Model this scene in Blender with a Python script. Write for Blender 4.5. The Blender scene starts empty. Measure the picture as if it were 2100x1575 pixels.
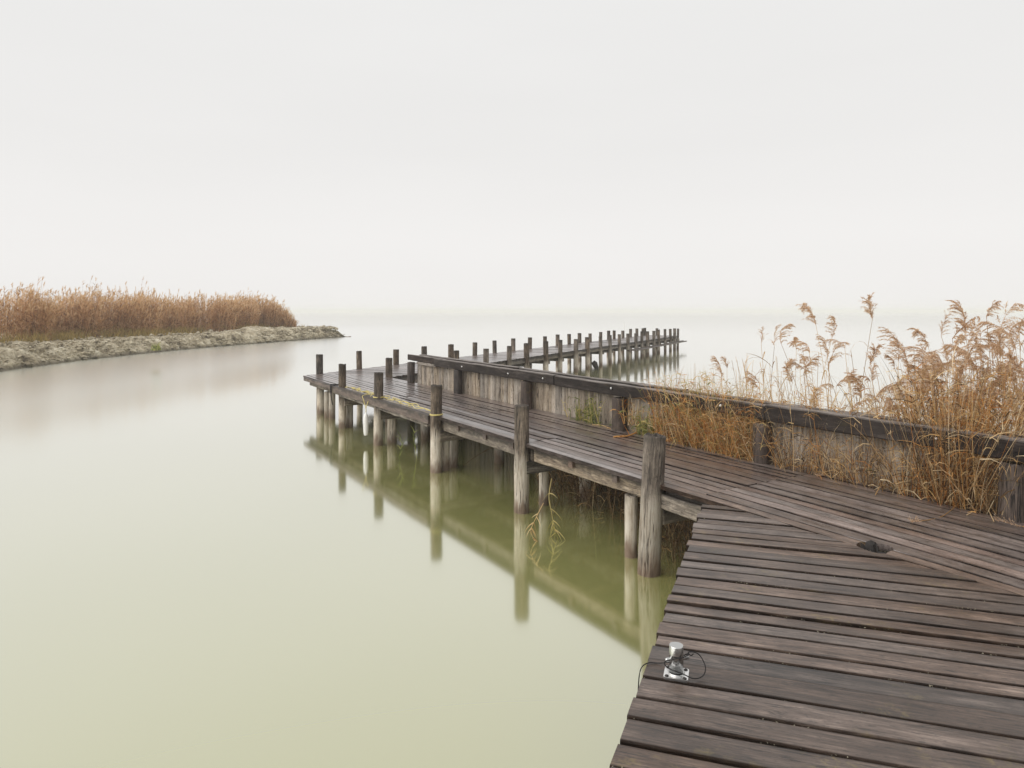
import bpy, bmesh, math, random
import numpy as np
from mathutils import Vector, Matrix, noise as mnoise

# ------------------------------------------------------------------ scene, camera, light
R = random.Random(11)
sc = bpy.context.scene
col = sc.collection
ZD, ZC, F = 0.85, 2.45, 1400.0          # deck level, eye level (water is z = 0), focal length in photo pixels

cam_d = bpy.data.cameras.new('camera')
cam = bpy.data.objects.new('camera', cam_d)
col.objects.link(cam)
cam.location = (0, 0, ZC)
cam.rotation_euler = (math.radians(90), 0, 0)
cam_d.sensor_fit = 'HORIZONTAL'
cam_d.sensor_width = 36.0
cam_d.lens = 36.0 * F / 2100.0
cam_d.shift_y = -(787.5 - 638.0) / 2100.0
cam_d.clip_start = 0.05
cam_d.clip_end = 20000
sc.camera = cam

w = bpy.data.worlds.new('World')
sc.world = w
w.use_nodes = True
wn, wl = w.node_tree.nodes, w.node_tree.links
wn.clear()
SUN_EL, SUN_AZ = math.radians(38), math.radians(-112)
sky = wn.new('ShaderNodeTexSky')
sky.sky_type = 'NISHITA'
sky.sun_disc = False
sky.sun_elevation = SUN_EL
sky.sun_rotation = SUN_AZ
sky.dust_density = 6.0
hs = wn.new('ShaderNodeHueSaturation')
hs.inputs['Saturation'].default_value = 0.0
wl.new(sky.outputs[0], hs.inputs['Color'])
tc = wn.new('ShaderNodeTexCoord')
sep = wn.new('ShaderNodeSeparateXYZ')
wl.new(tc.outputs['Generated'], sep.inputs[0])
ramp = wn.new('ShaderNodeValToRGB')       # overcast cloud: palest at the horizon, a touch greyer above
e = ramp.color_ramp.elements
e[0].position, e[0].color = 0.0, (0.895, 0.878, 0.862, 1)
e[1].position, e[1].color = 1.0, (0.85, 0.847, 0.84, 1)
x = e.new(0.10); x.color = (0.880, 0.866, 0.852, 1)
x = e.new(0.22); x.color = (0.835, 0.826, 0.815, 1)
x = e.new(0.45); x.color = (0.835, 0.832, 0.825, 1)
wl.new(sep.outputs['Z'], ramp.inputs[0])
cn = wn.new('ShaderNodeTexNoise')         # very soft cloud streaks
cn.inputs['Scale'].default_value = 1.6
cn.inputs['Detail'].default_value = 3.0
mp = wn.new('ShaderNodeMapping')
mp.inputs['Scale'].default_value = (1, 1, 5)
wl.new(tc.outputs['Generated'], mp.inputs[0])
wl.new(mp.outputs[0], cn.inputs['Vector'])
mr = wn.new('ShaderNodeMapRange')
mr.inputs['From Min'].default_value, mr.inputs['From Max'].default_value = 0.3, 0.7
mr.inputs['To Min'].default_value, mr.inputs['To Max'].default_value = 7.70, 7.92
wl.new(cn.outputs['Fac'], mr.inputs['Value'])
vm = wn.new('ShaderNodeVectorMath'); vm.operation = 'SCALE'
wl.new(ramp.outputs[0], vm.inputs[0]); wl.new(mr.outputs[0], vm.inputs['Scale'])
mx = wn.new('ShaderNodeMix'); mx.data_type = 'RGBA'
mx.inputs['Factor'].default_value = 0.04
wl.new(vm.outputs[0], mx.inputs['A']); wl.new(hs.outputs[0], mx.inputs['B'])
bg = wn.new('ShaderNodeBackground')
bg.inputs['Strength'].default_value = 0.1
wl.new(mx.outputs['Result'], bg.inputs['Color'])
wo = wn.new('ShaderNodeOutputWorld')
wl.new(bg.outputs[0], wo.inputs[0])

sun_d = bpy.data.lights.new('sun', 'SUN')
sun_d.energy = 1.5
sun_d.angle = math.radians(75)
sun_d.color = (1.0, 0.97, 0.93)
sun = bpy.data.objects.new('sun', sun_d)
col.objects.link(sun)
sd = Vector((math.sin(SUN_AZ) * math.cos(SUN_EL), math.cos(SUN_AZ) * math.cos(SUN_EL), math.sin(SUN_EL)))
sun.rotation_euler = sd.to_track_quat('Z', 'Y').to_euler()
sun.location = (0, 0, 30)

sc.view_settings.view_transform = 'Standard'
sc.view_settings.look = 'None'
sc.view_settings.exposure = 0.4
sc.view_settings.gamma = 1.0
sc.view_settings.use_curve_mapping = False
sc.render.engine = 'CYCLES'
sc.cycles.use_denoising = True
sc.cycles.use_adaptive_sampling = False
sc.cycles.max_bounces = 6
sc.cycles.diffuse_bounces = 3
sc.cycles.glossy_bounces = 3
sc.cycles.transparent_max_bounces = 4
sc.cycles.volume_bounces = 1
sc.cycles.sample_clamp_indirect = 6.0

# ------------------------------------------------------------------ helpers
def G(u, v, z=ZD):
    """the place at height z that the photo shows at pixel (u, v)"""
    Y = F * (ZC - z) / (v - 638.0)
    return Vector(((u - 1050.0) / F * Y, Y, z))

A1 = math.atan2(860, 1400)               # the walkway heads away to the left
D1 = Vector((-math.sin(A1), math.cos(A1), 0)); N1 = Vector((math.cos(A1), math.sin(A1), 0))
A2 = math.atan2(692, 1400)               # the long pier heads away to the right
D2 = Vector((math.sin(A2), math.cos(A2), 0)); N2 = Vector((math.cos(A2), -math.sin(A2), 0))
NF, NB = 4.4485, 6.165                    # walkway: lake side edge and wall side edge
PL, PR = -12.158, -10.014                 # pier: two edges

def W(t, n, z=0.0): return D1 * t + N1 * n + Vector((0, 0, z))
def P(t, n, z=0.0): return D2 * t + N2 * n + Vector((0, 0, z))
def on_n(u, n):
    """point of the line n = const (walkway frame) that the photo shows in column u"""
    k = (u - 1050.0) / F
    Y = n / (N1.x * k + N1.y)
    return Vector((k * Y, Y, 0))

class MB:
    def __init__(s): s.v, s.f, s.m = [], [], []
    def add(s, vs, fs, mi=0):
        o = len(s.v); s.v.extend(vs); s.f.extend([tuple(i + o for i in f) for f in fs]); s.m.extend([mi] * len(fs))
    def mesh(s, name, mats, smooth=False):
        me = bpy.data.meshes.new(name)
        me.from_pydata([tuple(p) for p in s.v], [], s.f)
        for m in (mats if isinstance(mats, (list, tuple)) else [mats]): me.materials.append(m)
        if any(s.m): me.polygons.foreach_set('material_index', s.m)
        if smooth: me.polygons.foreach_set('use_smooth', [True] * len(s.f))
        me.update()
        return me
    def build(s, name, mats, parent=None, loc=None, smooth=False):
        o = bpy.data.objects.new(name, s.mesh(name, mats, smooth))
        col.objects.link(o)
        if loc is not None: o.location = loc
        if parent: o.parent = parent
        return o

def tag(o, label=None, cat=None, group=None, kind=None):
    if label: o['label'] = label
    if cat: o['category'] = cat
    if group: o['group'] = group
    if kind: o['kind'] = kind
    return o

def empty(name, loc=(0, 0, 0)):
    o = bpy.data.objects.new(name, None)
    o.empty_display_size = 0.2
    o.location = loc
    col.objects.link(o)
    return o

def box(mb, lo, hi, mi=0, jit=0.0):
    c = [Vector((x, y, z)) for z in (lo[2], hi[2]) for y in (lo[1], hi[1]) for x in (lo[0], hi[0])]
    if jit: c = [p + Vector((R.uniform(-jit, jit), R.uniform(-jit, jit), R.uniform(-jit, jit))) for p in c]
    mb.add(c, [(0, 2, 3, 1), (4, 5, 7, 6), (0, 1, 5, 4), (1, 3, 7, 5), (3, 2, 6, 7), (2, 0, 4, 6)], mi)

def tube(mb, pts, r, sides=6, mi=0, cap=True):
    """round tube along pts; r a number or a list"""
    pts = [Vector(p) for p in pts]
    rs = r if isinstance(r, (list, tuple)) else [r] * len(pts)
    n = len(pts); vs = []; up = Vector((0.31, 0.17, 0.93))
    for i, p in enumerate(pts):
        d = (pts[min(i + 1, n - 1)] - pts[max(i - 1, 0)])
        if d.length < 1e-9: d = Vector((0, 0, 1))
        d.normalize()
        a = d.cross(up)
        if a.length < 1e-4: a = d.cross(Vector((1, 0, 0)))
        a.normalize(); b = d.cross(a)
        for k in range(sides):
            t = 2 * math.pi * k / sides
            vs.append(p + (a * math.cos(t) + b * math.sin(t)) * rs[i])
    fs = []
    for i in range(n - 1):
        for k in range(sides):
            k2 = (k + 1) % sides
            fs.append((i * sides + k, i * sides + k2, (i + 1) * sides + k2, (i + 1) * sides + k))
    if cap:
        fs.append(tuple(range(sides - 1, -1, -1))); fs.append(tuple((n - 1) * sides + k for k in range(sides)))
    mb.add(vs, fs, mi)

def lathe(mb, prof, seg=24, mi=0, axis_pt=(0, 0, 0)):
    o = Vector(axis_pt); vs = []; fs = []
    for (r, z) in prof:
        for k in range(seg):
            t = 2 * math.pi * k / seg
            vs.append(o + Vector((r * math.cos(t), r * math.sin(t), z)))
    for i in range(len(prof) - 1):
        for k in range(seg):
            k2 = (k + 1) % seg
            fs.append((i * seg + k, i * seg + k2, (i + 1) * seg + k2, (i + 1) * seg + k))
    fs.append(tuple(range(seg - 1, -1, -1))); fs.append(tuple((len(prof) - 1) * seg + k for k in range(seg)))
    mb.add(vs, fs, mi)

def smooth_path(pts, n=8):
    pts = [Vector(p) for p in pts]; out = []
    for i in range(len(pts) - 1):
        p0, p1, p2, p3 = pts[max(i - 1, 0)], pts[i], pts[i + 1], pts[min(i + 2, len(pts) - 1)]
        for k in range(n):
            t = k / n
            out.append(0.5 * ((2 * p1) + (p2 - p0) * t + (2 * p0 - 5 * p1 + 4 * p2 - p3) * t * t + (3 * p1 - p0 - 3 * p2 + p3) * t ** 3))
    out.append(pts[-1])
    return out

# ------------------------------------------------------------------ materials
def nt(name):
    m = bpy.data.materials.new(name); m.use_nodes = True
    n, l = m.node_tree.nodes, m.node_tree.links
    b = n['Principled BSDF']
    return m, n, l, b

def N(n, typ, **kw):
    o = n.new(typ)
    for k, v in kw.items():
        if k in o.inputs: o.inputs[k].default_value = v
        else: setattr(o, k, v)
    return o

def cramp(n, stops, interp='LINEAR'):
    r = n.new('ShaderNodeValToRGB'); r.color_ramp.interpolation = interp
    el = r.color_ramp.elements
    while len(el) > 1: el.remove(el[-1])
    el[0].position = stops[0][0]; el[0].color = (*stops[0][1], 1) if len(stops[0][1]) == 3 else stops[0][1]
    for p, c in stops[1:]:
        q = el.new(p); q.color = (*c, 1)
    return r

def mixc(n, l, fac, a, b, mode='MIX'):
    m = n.new('ShaderNodeMix'); m.data_type = 'RGBA'; m.blend_type = mode
    for s, val in ((m.inputs[0], fac), (m.inputs[6], a), (m.inputs[7], b)):
        if hasattr(val, 'is_output'): l.new(val, s)
        elif isinstance(val, (int, float)): s.default_value = val
        else: s.default_value = (*val, 1)
    return m.outputs[2]

def math_(n, l, op, a, b=None, clamp=False):
    m = n.new('ShaderNodeMath'); m.operation = op; m.use_clamp = clamp
    for i, val in enumerate((a, b)):
        if val is None: continue
        if hasattr(val, 'is_output'): l.new(val, m.inputs[i])
        else: m.inputs[i].default_value = val
    return m.outputs[0]

def wood(name, axis, stops, fine=70.0, crack=0.5, var=0.3, rough=(0.42, 0.62), wet=0.0, lichen=0.0, kind=None, bump=0.5, spec=0.5, coat=0.0, dirt=1.9):
    """weathered timber: grain runs along the object's own axis ('X' or 'Z')"""
    m, n, l, b = nt(name)
    tcx = n.new('ShaderNodeTexCoord'); oi = n.new('ShaderNodeObjectInfo')
    off = N(n, 'ShaderNodeVectorMath', operation='SCALE'); off.inputs[0].default_value = (37.0, 51.0, 23.0)
    l.new(oi.outputs['Random'], off.inputs['Scale'])
    add = N(n, 'ShaderNodeVectorMath', operation='ADD')
    l.new(tcx.outputs['Object'], add.inputs[0]); l.new(off.outputs[0], add.inputs[1])
    vec = add.outputs[0]
    # knots bend the grain round them
    def mapped(al, ac):
        q = n.new('ShaderNodeMapping'); q.inputs['Scale'].default_value = (al, ac, ac) if axis == 'X' else (ac, ac, al)
        l.new(vec, q.inputs[0]); return q.outputs[0]
    vk = N(n, 'ShaderNodeTexVoronoi', Scale=1.0); vk.feature = 'F1'; l.new(mapped(1.7, 5.0), vk.inputs['Vector'])
    knot = n.new('ShaderNodeMapRange'); l.new(vk.outputs['Distance'], knot.inputs['Value'])
    knot.inputs['From Min'].default_value, knot.inputs['From Max'].default_value = 0.05, 0.26
    knot.inputs['To Min'].default_value, knot.inputs['To Max'].default_value = 1.0, 0.0
    warp = N(n, 'ShaderNodeVectorMath', operation='SCALE'); warp.inputs[0].default_value = (0.0, 0.03, 0.03) if axis == 'X' else (0.03, 0.03, 0)
    l.new(knot.outputs[0], warp.inputs['Scale'])
    add2 = N(n, 'ShaderNodeVectorMath', operation='ADD'); l.new(vec, add2.inputs[0]); l.new(warp.outputs[0], add2.inputs[1])
    vec = add2.outputs[0]
    n1 = N(n, 'ShaderNodeTexNoise', Scale=1.0, Detail=7.0, Roughness=0.62); l.new(mapped(6.5, fine * 1.35), n1.inputs['Vector'])
    n2 = N(n, 'ShaderNodeTexNoise', Scale=1.0, Detail=5.0, Roughness=0.65); l.new(mapped(1.6, 17.0), n2.inputs['Vector'])
    n3 = N(n, 'ShaderNodeTexNoise', Scale=1.0, Detail=6.0, Roughness=0.72); l.new(mapped(4.0, 7.0), n3.inputs['Vector'])
    mixv = math_(n, l, 'ADD', math_(n, l, 'MULTIPLY', n1.outputs[0], 0.40), math_(n, l, 'ADD', math_(n, l, 'MULTIPLY', n2.outputs[0], 0.34), math_(n, l, 'MULTIPLY', n3.outputs[0], 0.32)))
    cr = cramp(n, stops); l.new(mixv, cr.inputs[0])
    c = cr.outputs[0]
    # cracks along the grain
    n4 = N(n, 'ShaderNodeTexNoise', Scale=1.0, Detail=3.0, Roughness=0.5); l.new(mapped(1.5, 34.0), n4.inputs['Vector'])
    ck = cramp(n, [(0.0, (0, 0, 0)), (0.468, (0, 0, 0)), (0.489, (1, 1, 1)), (0.498, (1, 1, 1)), (0.515, (0, 0, 0)), (1.0, (0, 0, 0))]); l.new(n4.outputs[0], ck.inputs[0])
    gate = N(n, 'ShaderNodeTexNoise', Scale=1.0, Detail=2.0); l.new(mapped(1.3, 9.0), gate.inputs['Vector'])
    gm = n.new('ShaderNodeMapRange'); l.new(gate.outputs[0], gm.inputs[0]); gm.inputs[1].default_value, gm.inputs[2].default_value = 0.48, 0.6
    ckf = math_(n, l, 'MULTIPLY', ck.outputs[0], math_(n, l, 'MULTIPLY', gm.outputs[0], crack))
    c = mixc(n, l, ckf, c, (0.012, 0.010, 0.009))
    # dark specks of rot and mildew
    s5 = N(n, 'ShaderNodeTexNoise', Scale=1.0, Detail=3.0, Roughness=0.6); l.new(mapped(28.0, 75.0), s5.inputs['Vector'])
    s5m = n.new('ShaderNodeMapRange'); l.new(s5.outputs[0], s5m.inputs[0]); s5m.inputs[1].default_value, s5m.inputs[2].default_value = 0.57, 0.66
    c = mixc(n, l, math_(n, l, 'MULTIPLY', s5m.outputs[0], 0.55), c, (0.02, 0.016, 0.013))
    kc = n.new('ShaderNodeMapRange'); l.new(vk.outputs['Distance'], kc.inputs[0])
    kc.inputs[1].default_value, kc.inputs[2].default_value, kc.inputs[3].default_value, kc.inputs[4].default_value = 0.03, 0.10, 0.6, 0.0
    c = mixc(n, l, kc.outputs[0], c, (0.03, 0.023, 0.018))
    # each timber a little lighter, darker, warmer or cooler than the next
    vr = n.new('ShaderNodeMapRange'); l.new(oi.outputs['Random'], vr.inputs[0]); vr.inputs[3].default_value, vr.inputs[4].default_value = 1 - var, 1 + var
    hv = n.new('ShaderNodeHueSaturation'); l.new(c, hv.inputs['Color']); l.new(vr.outputs[0], hv.inputs['Value'])
    r2 = math_(n, l, 'FRACT', math_(n, l, 'MULTIPLY', oi.outputs['Random'], 17.31))
    sr = n.new('ShaderNodeMapRange'); l.new(r2, sr.inputs[0]); sr.inputs[3].default_value, sr.inputs[4].default_value = 0.8, 1.35
    l.new(sr.outputs[0], hv.inputs['Saturation'])
    c = hv.outputs[0]
    geo = n.new('ShaderNodeNewGeometry'); sp = n.new('ShaderNodeSeparateXYZ'); l.new(geo.outputs['Position'], sp.inputs[0])
    if kind == 'pile':
        # under the deck the bark is off and the wood bleached; a brown wet band stands over the water
        wob = N(n, 'ShaderNodeTexNoise', Scale=1.0, Detail=5.0, Roughness=0.7); l.new(mapped(2.0, 16.0), wob.inputs['Vector'])
        zz = math_(n, l, 'ADD', sp.outputs[2], math_(n, l, 'MULTIPLY', math_(n, l, 'SUBTRACT', wob.outputs[0], 0.5), 0.55))
        up = n.new('ShaderNodeMapRange'); l.new(math_(n, l, 'ADD', zz, math_(n, l, 'MULTIPLY', r2, 0.22)), up.inputs[0]); up.inputs[1].default_value, up.inputs[2].default_value = 0.58, 0.84
        pal = cramp(n, [(0.36, (0.09, 0.058, 0.036)), (0.43, (0.33, 0.26, 0.19)), (0.51, (0.56, 0.485, 0.39)), (0.66, (0.76, 0.70, 0.61))]); l.new(mixv, pal.inputs[0])
        tone = n.new('ShaderNodeMapRange'); l.new(r2, tone.inputs[0]); tone.inputs[3].default_value, tone.inputs[4].default_value = 0.55, 1.15
        ph = n.new('ShaderNodeHueSaturation'); l.new(pal.outputs[0], ph.inputs['Color']); l.new(tone.outputs[0], ph.inputs['Value'])
        pc = mixc(n, l, math_(n, l, 'MULTIPLY', ckf, 1.0), ph.outputs[0], (0.05, 0.035, 0.025))
        c = mixc(n, l, up.outputs[0], pc, c)
        tq = n.new('ShaderNodeMapRange'); l.new(math_(n, l, 'ADD', sp.outputs[2], math_(n, l, 'MULTIPLY', wob.outputs[0], 0.12)), tq.inputs[0])   # rotten tops
        tq.inputs[1].default_value, tq.inputs[2].default_value, tq.inputs[4].default_value = 1.27, 1.38, 0.75
        c = mixc(n, l, tq.outputs[0], c, (0.022, 0.016, 0.011))
        lo = n.new('ShaderNodeMapRange'); l.new(zz, lo.inputs[0]); lo.inputs[1].default_value, lo.inputs[2].default_value = 0.07, 0.22
        lo.inputs[3].default_value, lo.inputs[4].default_value = 0.88, 0.0
        c = mixc(n, l, lo.outputs[0], c, (0.14, 0.088, 0.055))
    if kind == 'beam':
        # upper half darkened: drip stains and the boards' shadow, painted in
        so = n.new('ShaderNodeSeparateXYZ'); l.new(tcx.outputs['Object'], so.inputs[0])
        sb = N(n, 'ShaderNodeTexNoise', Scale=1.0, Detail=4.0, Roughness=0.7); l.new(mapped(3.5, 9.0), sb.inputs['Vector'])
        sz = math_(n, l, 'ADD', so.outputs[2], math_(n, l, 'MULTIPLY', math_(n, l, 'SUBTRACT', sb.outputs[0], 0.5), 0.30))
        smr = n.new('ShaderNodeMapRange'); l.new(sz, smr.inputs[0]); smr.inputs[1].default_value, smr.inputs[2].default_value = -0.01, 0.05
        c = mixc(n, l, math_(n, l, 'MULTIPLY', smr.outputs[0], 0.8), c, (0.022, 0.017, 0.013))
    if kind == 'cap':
        # the upper faces are lighter than the sides
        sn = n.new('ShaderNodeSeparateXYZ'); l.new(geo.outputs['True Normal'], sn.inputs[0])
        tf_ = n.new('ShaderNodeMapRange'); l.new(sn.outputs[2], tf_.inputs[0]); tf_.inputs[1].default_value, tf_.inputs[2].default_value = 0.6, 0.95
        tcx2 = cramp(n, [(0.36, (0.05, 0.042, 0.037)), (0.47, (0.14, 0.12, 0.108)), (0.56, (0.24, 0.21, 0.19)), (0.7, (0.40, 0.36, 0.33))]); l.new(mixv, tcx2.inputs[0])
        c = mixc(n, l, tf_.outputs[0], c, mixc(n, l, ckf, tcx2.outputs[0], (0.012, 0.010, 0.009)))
    if kind == 'stake':
        # pale stakes, rain stains run down from the cap, green towards the water, under-deck shade painted into the dark foot
        st = N(n, 'ShaderNodeTexNoise', Scale=1.0, Detail=4.0, Roughness=0.6); l.new(mapped(0.7, 22.0), st.inputs['Vector'])
        sm = n.new('ShaderNodeMapRange'); l.new(st.outputs[0], sm.inputs[0]); sm.inputs[1].default_value, sm.inputs[2].default_value = 0.42, 0.7
        tp = n.new('ShaderNodeMapRange'); l.new(sp.outputs[2], tp.inputs[0]); tp.inputs[1].default_value, tp.inputs[2].default_value = 0.75, 1.35
        tp.inputs[3].default_value, tp.inputs[4].default_value = 0.25, 0.95
        c = mixc(n, l, math_(n, l, 'MULTIPLY', math_(n, l, 'MULTIPLY', sm.outputs[0], tp.outputs[0]), 0.75), c, (0.085, 0.066, 0.052))
        lo = n.new('ShaderNodeMapRange'); l.new(sp.outputs[2], lo.inputs[0]); lo.inputs[1].default_value, lo.inputs[2].default_value = 0.05, 0.75
        lo.inputs[3].default_value, lo.inputs[4].default_value = 0.85, 0.0
        c = mixc(n, l, lo.outputs[0], c, (0.085, 0.072, 0.048))
    if lichen > 0:
        ln = N(n, 'ShaderNodeTexNoise', Scale=26.0, Detail=5.0, Roughness=0.75); l.new(vec, ln.inputs['Vector'])
        lg = N(n, 'ShaderNodeTexNoise', Scale=3.3, Detail=2.0); l.new(vec, lg.inputs['Vector'])
        lm = n.new('ShaderNodeMapRange'); l.new(lg.outputs[0], lm.inputs[0]); lm.inputs[1].default_value, lm.inputs[2].default_value = 0.58, 0.70
        lf = n.new('ShaderNodeMapRange'); l.new(ln.outputs[0], lf.inputs[0]); lf.inputs[1].default_value, lf.inputs[2].default_value = 0.50, 0.62
        c = mixc(n, l, math_(n, l, 'MULTIPLY', math_(n, l, 'MULTIPLY', lm.outputs[0], lf.outputs[0]), lichen), c, (0.26, 0.20, 0.06))
    if kind == 'plank':
        ea = n.new('ShaderNodeAttribute'); ea.attribute_name = 'edge'
        ed = math_(n, l, 'POWER', ea.outputs['Fac'], dirt)
        en = N(n, 'ShaderNodeTexNoise', Scale=1.0, Detail=4.0, Roughness=0.65); l.new(mapped(5.0, 14.0), en.inputs['Vector'])
        em = n.new('ShaderNodeMapRange'); l.new(en.outputs[0], em.inputs[0]); em.inputs[1].default_value, em.inputs[2].default_value, em.inputs[3].default_value, em.inputs[4].default_value = 0.3, 0.65, 0.5, 1.0
        c = mixc(n, l, math_(n, l, 'MULTIPLY', ed, em.outputs[0]), c, (0.014, 0.010, 0.008))
        keep = math_(n, l, 'SUBTRACT', 1.0, math_(n, l, 'MULTIPLY', ed, 0.92))      # silt in the joints is dull
        l.new(math_(n, l, 'MULTIPLY', keep, coat), b.inputs['Coat Weight']); l.new(math_(n, l, 'MULTIPLY', keep, spec), b.inputs['Specular IOR Level'])
        b.inputs['Coat Roughness'].default_value = 0.24; b.inputs['Coat IOR'].default_value = 1.45
    l.new(c, b.inputs['Base Color'])
    # damp patches are smoother
    rr = n.new('ShaderNodeMapRange'); l.new(n1.outputs[0], rr.inputs[0]); rr.inputs[1].default_value, rr.inputs[2].default_value = 0.3, 0.7
    rr.inputs[3].default_value, rr.inputs[4].default_value = rough
    rv = rr.outputs[0]
    if wet > 0:
        wn_ = N(n, 'ShaderNodeTexNoise', Scale=0.9, Detail=4.0, Roughness=0.6); l.new(geo.outputs['Position'], wn_.inputs['Vector'])
        wm = n.new('ShaderNodeMapRange'); l.new(wn_.outputs[0], wm.inputs[0]); wm.inputs[1].default_value, wm.inputs[2].default_value = 0.42, 0.62
        rv = math_(n, l, 'SUBTRACT', rv, math_(n, l, 'MULTIPLY', wm.outputs[0], wet), clamp=True)
        pn = N(n, 'ShaderNodeTexNoise', Scale=2.3, Detail=3.0, Roughness=0.6); l.new(geo.outputs['Position'], pn.inputs['Vector'])
        pm = n.new('ShaderNodeMapRange'); l.new(pn.outputs[0], pm.inputs[0]); pm.inputs[1].default_value, pm.inputs[2].default_value = 0.60, 0.68
        c2 = mixc(n, l, math_(n, l, 'MULTIPLY', pm.outputs[0], 0.45), c, (0.022, 0.016, 0.013))
        l.new(c2, b.inputs['Base Color'])
    l.new(rv, b.inputs['Roughness'])
    if kind != 'plank': b.inputs['Specular IOR Level'].default_value = spec
    hgt = math_(n, l, 'SUBTRACT', math_(n, l, 'ADD', math_(n, l, 'MULTIPLY', n1.outputs[0], 0.6), math_(n, l, 'MULTIPLY', n2.outputs[0], 0.5)), math_(n, l, 'MULTIPLY', ckf, 0.9))
    bp = N(n, 'ShaderNodeBump', Strength=bump, Distance=0.008); l.new(hgt, bp.inputs['Height']); l.new(bp.outputs[0], b.inputs['Normal'])
    return m

M = {}
M['deck'] = wood('weathered_deck_boards', 'X', [(0.37, (0.014, 0.008, 0.005)), (0.46, (0.050, 0.033, 0.024)), (0.55, (0.108, 0.077, 0.061)), (0.67, (0.25, 0.192, 0.158))], lichen=0.4, wet=0.06, var=0.36, crack=0.9, rough=(0.40, 0.54), bump=0.45, spec=0.6, kind='plank', coat=0.30, dirt=4.5)
M['walk'] = wood('damp_walkway_boards', 'X', [(0.36, (0.034, 0.023, 0.019)), (0.46, (0.105, 0.080, 0.070)), (0.55, (0.195, 0.155, 0.140)), (0.68, (0.34, 0.285, 0.26))], lichen=0.1, wet=0.08, var=0.28, crack=0.85, rough=(0.30, 0.44), spec=0.9, bump=0.2, kind='plank', coat=0.6)
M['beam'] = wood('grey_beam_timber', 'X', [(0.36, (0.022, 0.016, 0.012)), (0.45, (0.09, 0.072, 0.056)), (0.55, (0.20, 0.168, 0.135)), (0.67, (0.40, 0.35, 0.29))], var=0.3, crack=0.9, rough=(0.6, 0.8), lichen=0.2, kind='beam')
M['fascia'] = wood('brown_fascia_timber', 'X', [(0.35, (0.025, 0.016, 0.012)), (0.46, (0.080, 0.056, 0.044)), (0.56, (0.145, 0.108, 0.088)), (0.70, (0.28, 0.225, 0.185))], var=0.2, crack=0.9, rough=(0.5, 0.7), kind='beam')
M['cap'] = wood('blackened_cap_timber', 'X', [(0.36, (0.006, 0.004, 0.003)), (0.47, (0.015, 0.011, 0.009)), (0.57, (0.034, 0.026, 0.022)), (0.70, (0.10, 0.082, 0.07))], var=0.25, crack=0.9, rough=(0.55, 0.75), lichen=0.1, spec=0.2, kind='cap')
M['pile'] = wood('round_pile_timber', 'Z', [(0.38, (0.009, 0.006, 0.004)), (0.46, (0.038, 0.027, 0.019)), (0.53, (0.098, 0.074, 0.054)), (0.64, (0.25, 0.20, 0.155))], fine=85, var=0.25, crack=1.0, rough=(0.65, 0.85), kind='pile', bump=1.0)
M['post'] = wood('dark_wall_post_timber', 'Z', [(0.36, (0.012, 0.008, 0.007)), (0.46, (0.036, 0.027, 0.022)), (0.55, (0.075, 0.058, 0.049)), (0.70, (0.16, 0.130, 0.108))], fine=85, var=0.2, crack=1.0, rough=(0.6, 0.8), lichen=0.5, bump=1.0)
M['stake'] = wood('pale_stake_timber', 'Z', [(0.37, (0.085, 0.064, 0.046)), (0.45, (0.265, 0.22, 0.172)), (0.54, (0.41, 0.352, 0.288)), (0.68, (0.58, 0.515, 0.44))], fine=60, var=0.26, crack=1.0, rough=(0.7, 0.9), kind='stake', bump=1.0)

def plain(name, c, rough=0.6, metal=0.0, var=0.0, noise=0.0, nscale=20.0, trans=0.0):
    m, n, l, b = nt(name)
    b.inputs['Roughness'].default_value = rough; b.inputs['Metallic'].default_value = metal
    if noise or var:
        geo = n.new('ShaderNodeNewGeometry')
        tx = N(n, 'ShaderNodeTexNoise', Scale=nscale, Detail=4.0)
        tco = n.new('ShaderNodeTexCoord'); l.new(tco.outputs['Object'], tx.inputs['Vector'])
        v = math_(n, l, 'ADD', math_(n, l, 'MULTIPLY', math_(n, l, 'SUBTRACT', tx.outputs[0], 0.5), noise * 2), 1.0)
        v = math_(n, l, 'ADD', v, math_(n, l, 'MULTIPLY', math_(n, l, 'SUBTRACT', geo.outputs['Random Per Island'], 0.5), var * 2))
        h = n.new('ShaderNodeHueSaturation'); h.inputs['Color'].default_value = (*c, 1); l.new(v, h.inputs['Value'])
        l.new(h.outputs[0], b.inputs['Base Color'])
    else:
        b.inputs['Base Color'].default_value = (*c, 1)
    return m

def straw(name, stops, rough=0.7, trans=0.25):
    """dry or green blades: every blade takes its own colour, some light passes through"""
    m, n, l, b = nt(name)
    geo = n.new('ShaderNodeNewGeometry'); oi = n.new('ShaderNodeObjectInfo')
    f = math_(n, l, 'FRACT', math_(n, l, 'ADD', geo.outputs['Random Per Island'], oi.outputs['Random']))
    r = cramp(n, stops); l.new(f, r.inputs[0])
    df = N(n, 'ShaderNodeBsdfDiffuse'); l.new(r.outputs[0], df.inputs[0])
    tr = N(n, 'ShaderNodeBsdfTranslucent'); l.new(r.outputs[0], tr.inputs[0])
    ms = n.new('ShaderNodeMixShader'); ms.inputs[0].default_value = trans
    l.new(df.outputs[0], ms.inputs[1]); l.new(tr.outputs[0], ms.inputs[2])
    l.new(ms.outputs[0], n['Material Output'].inputs[0])
    return m

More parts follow.
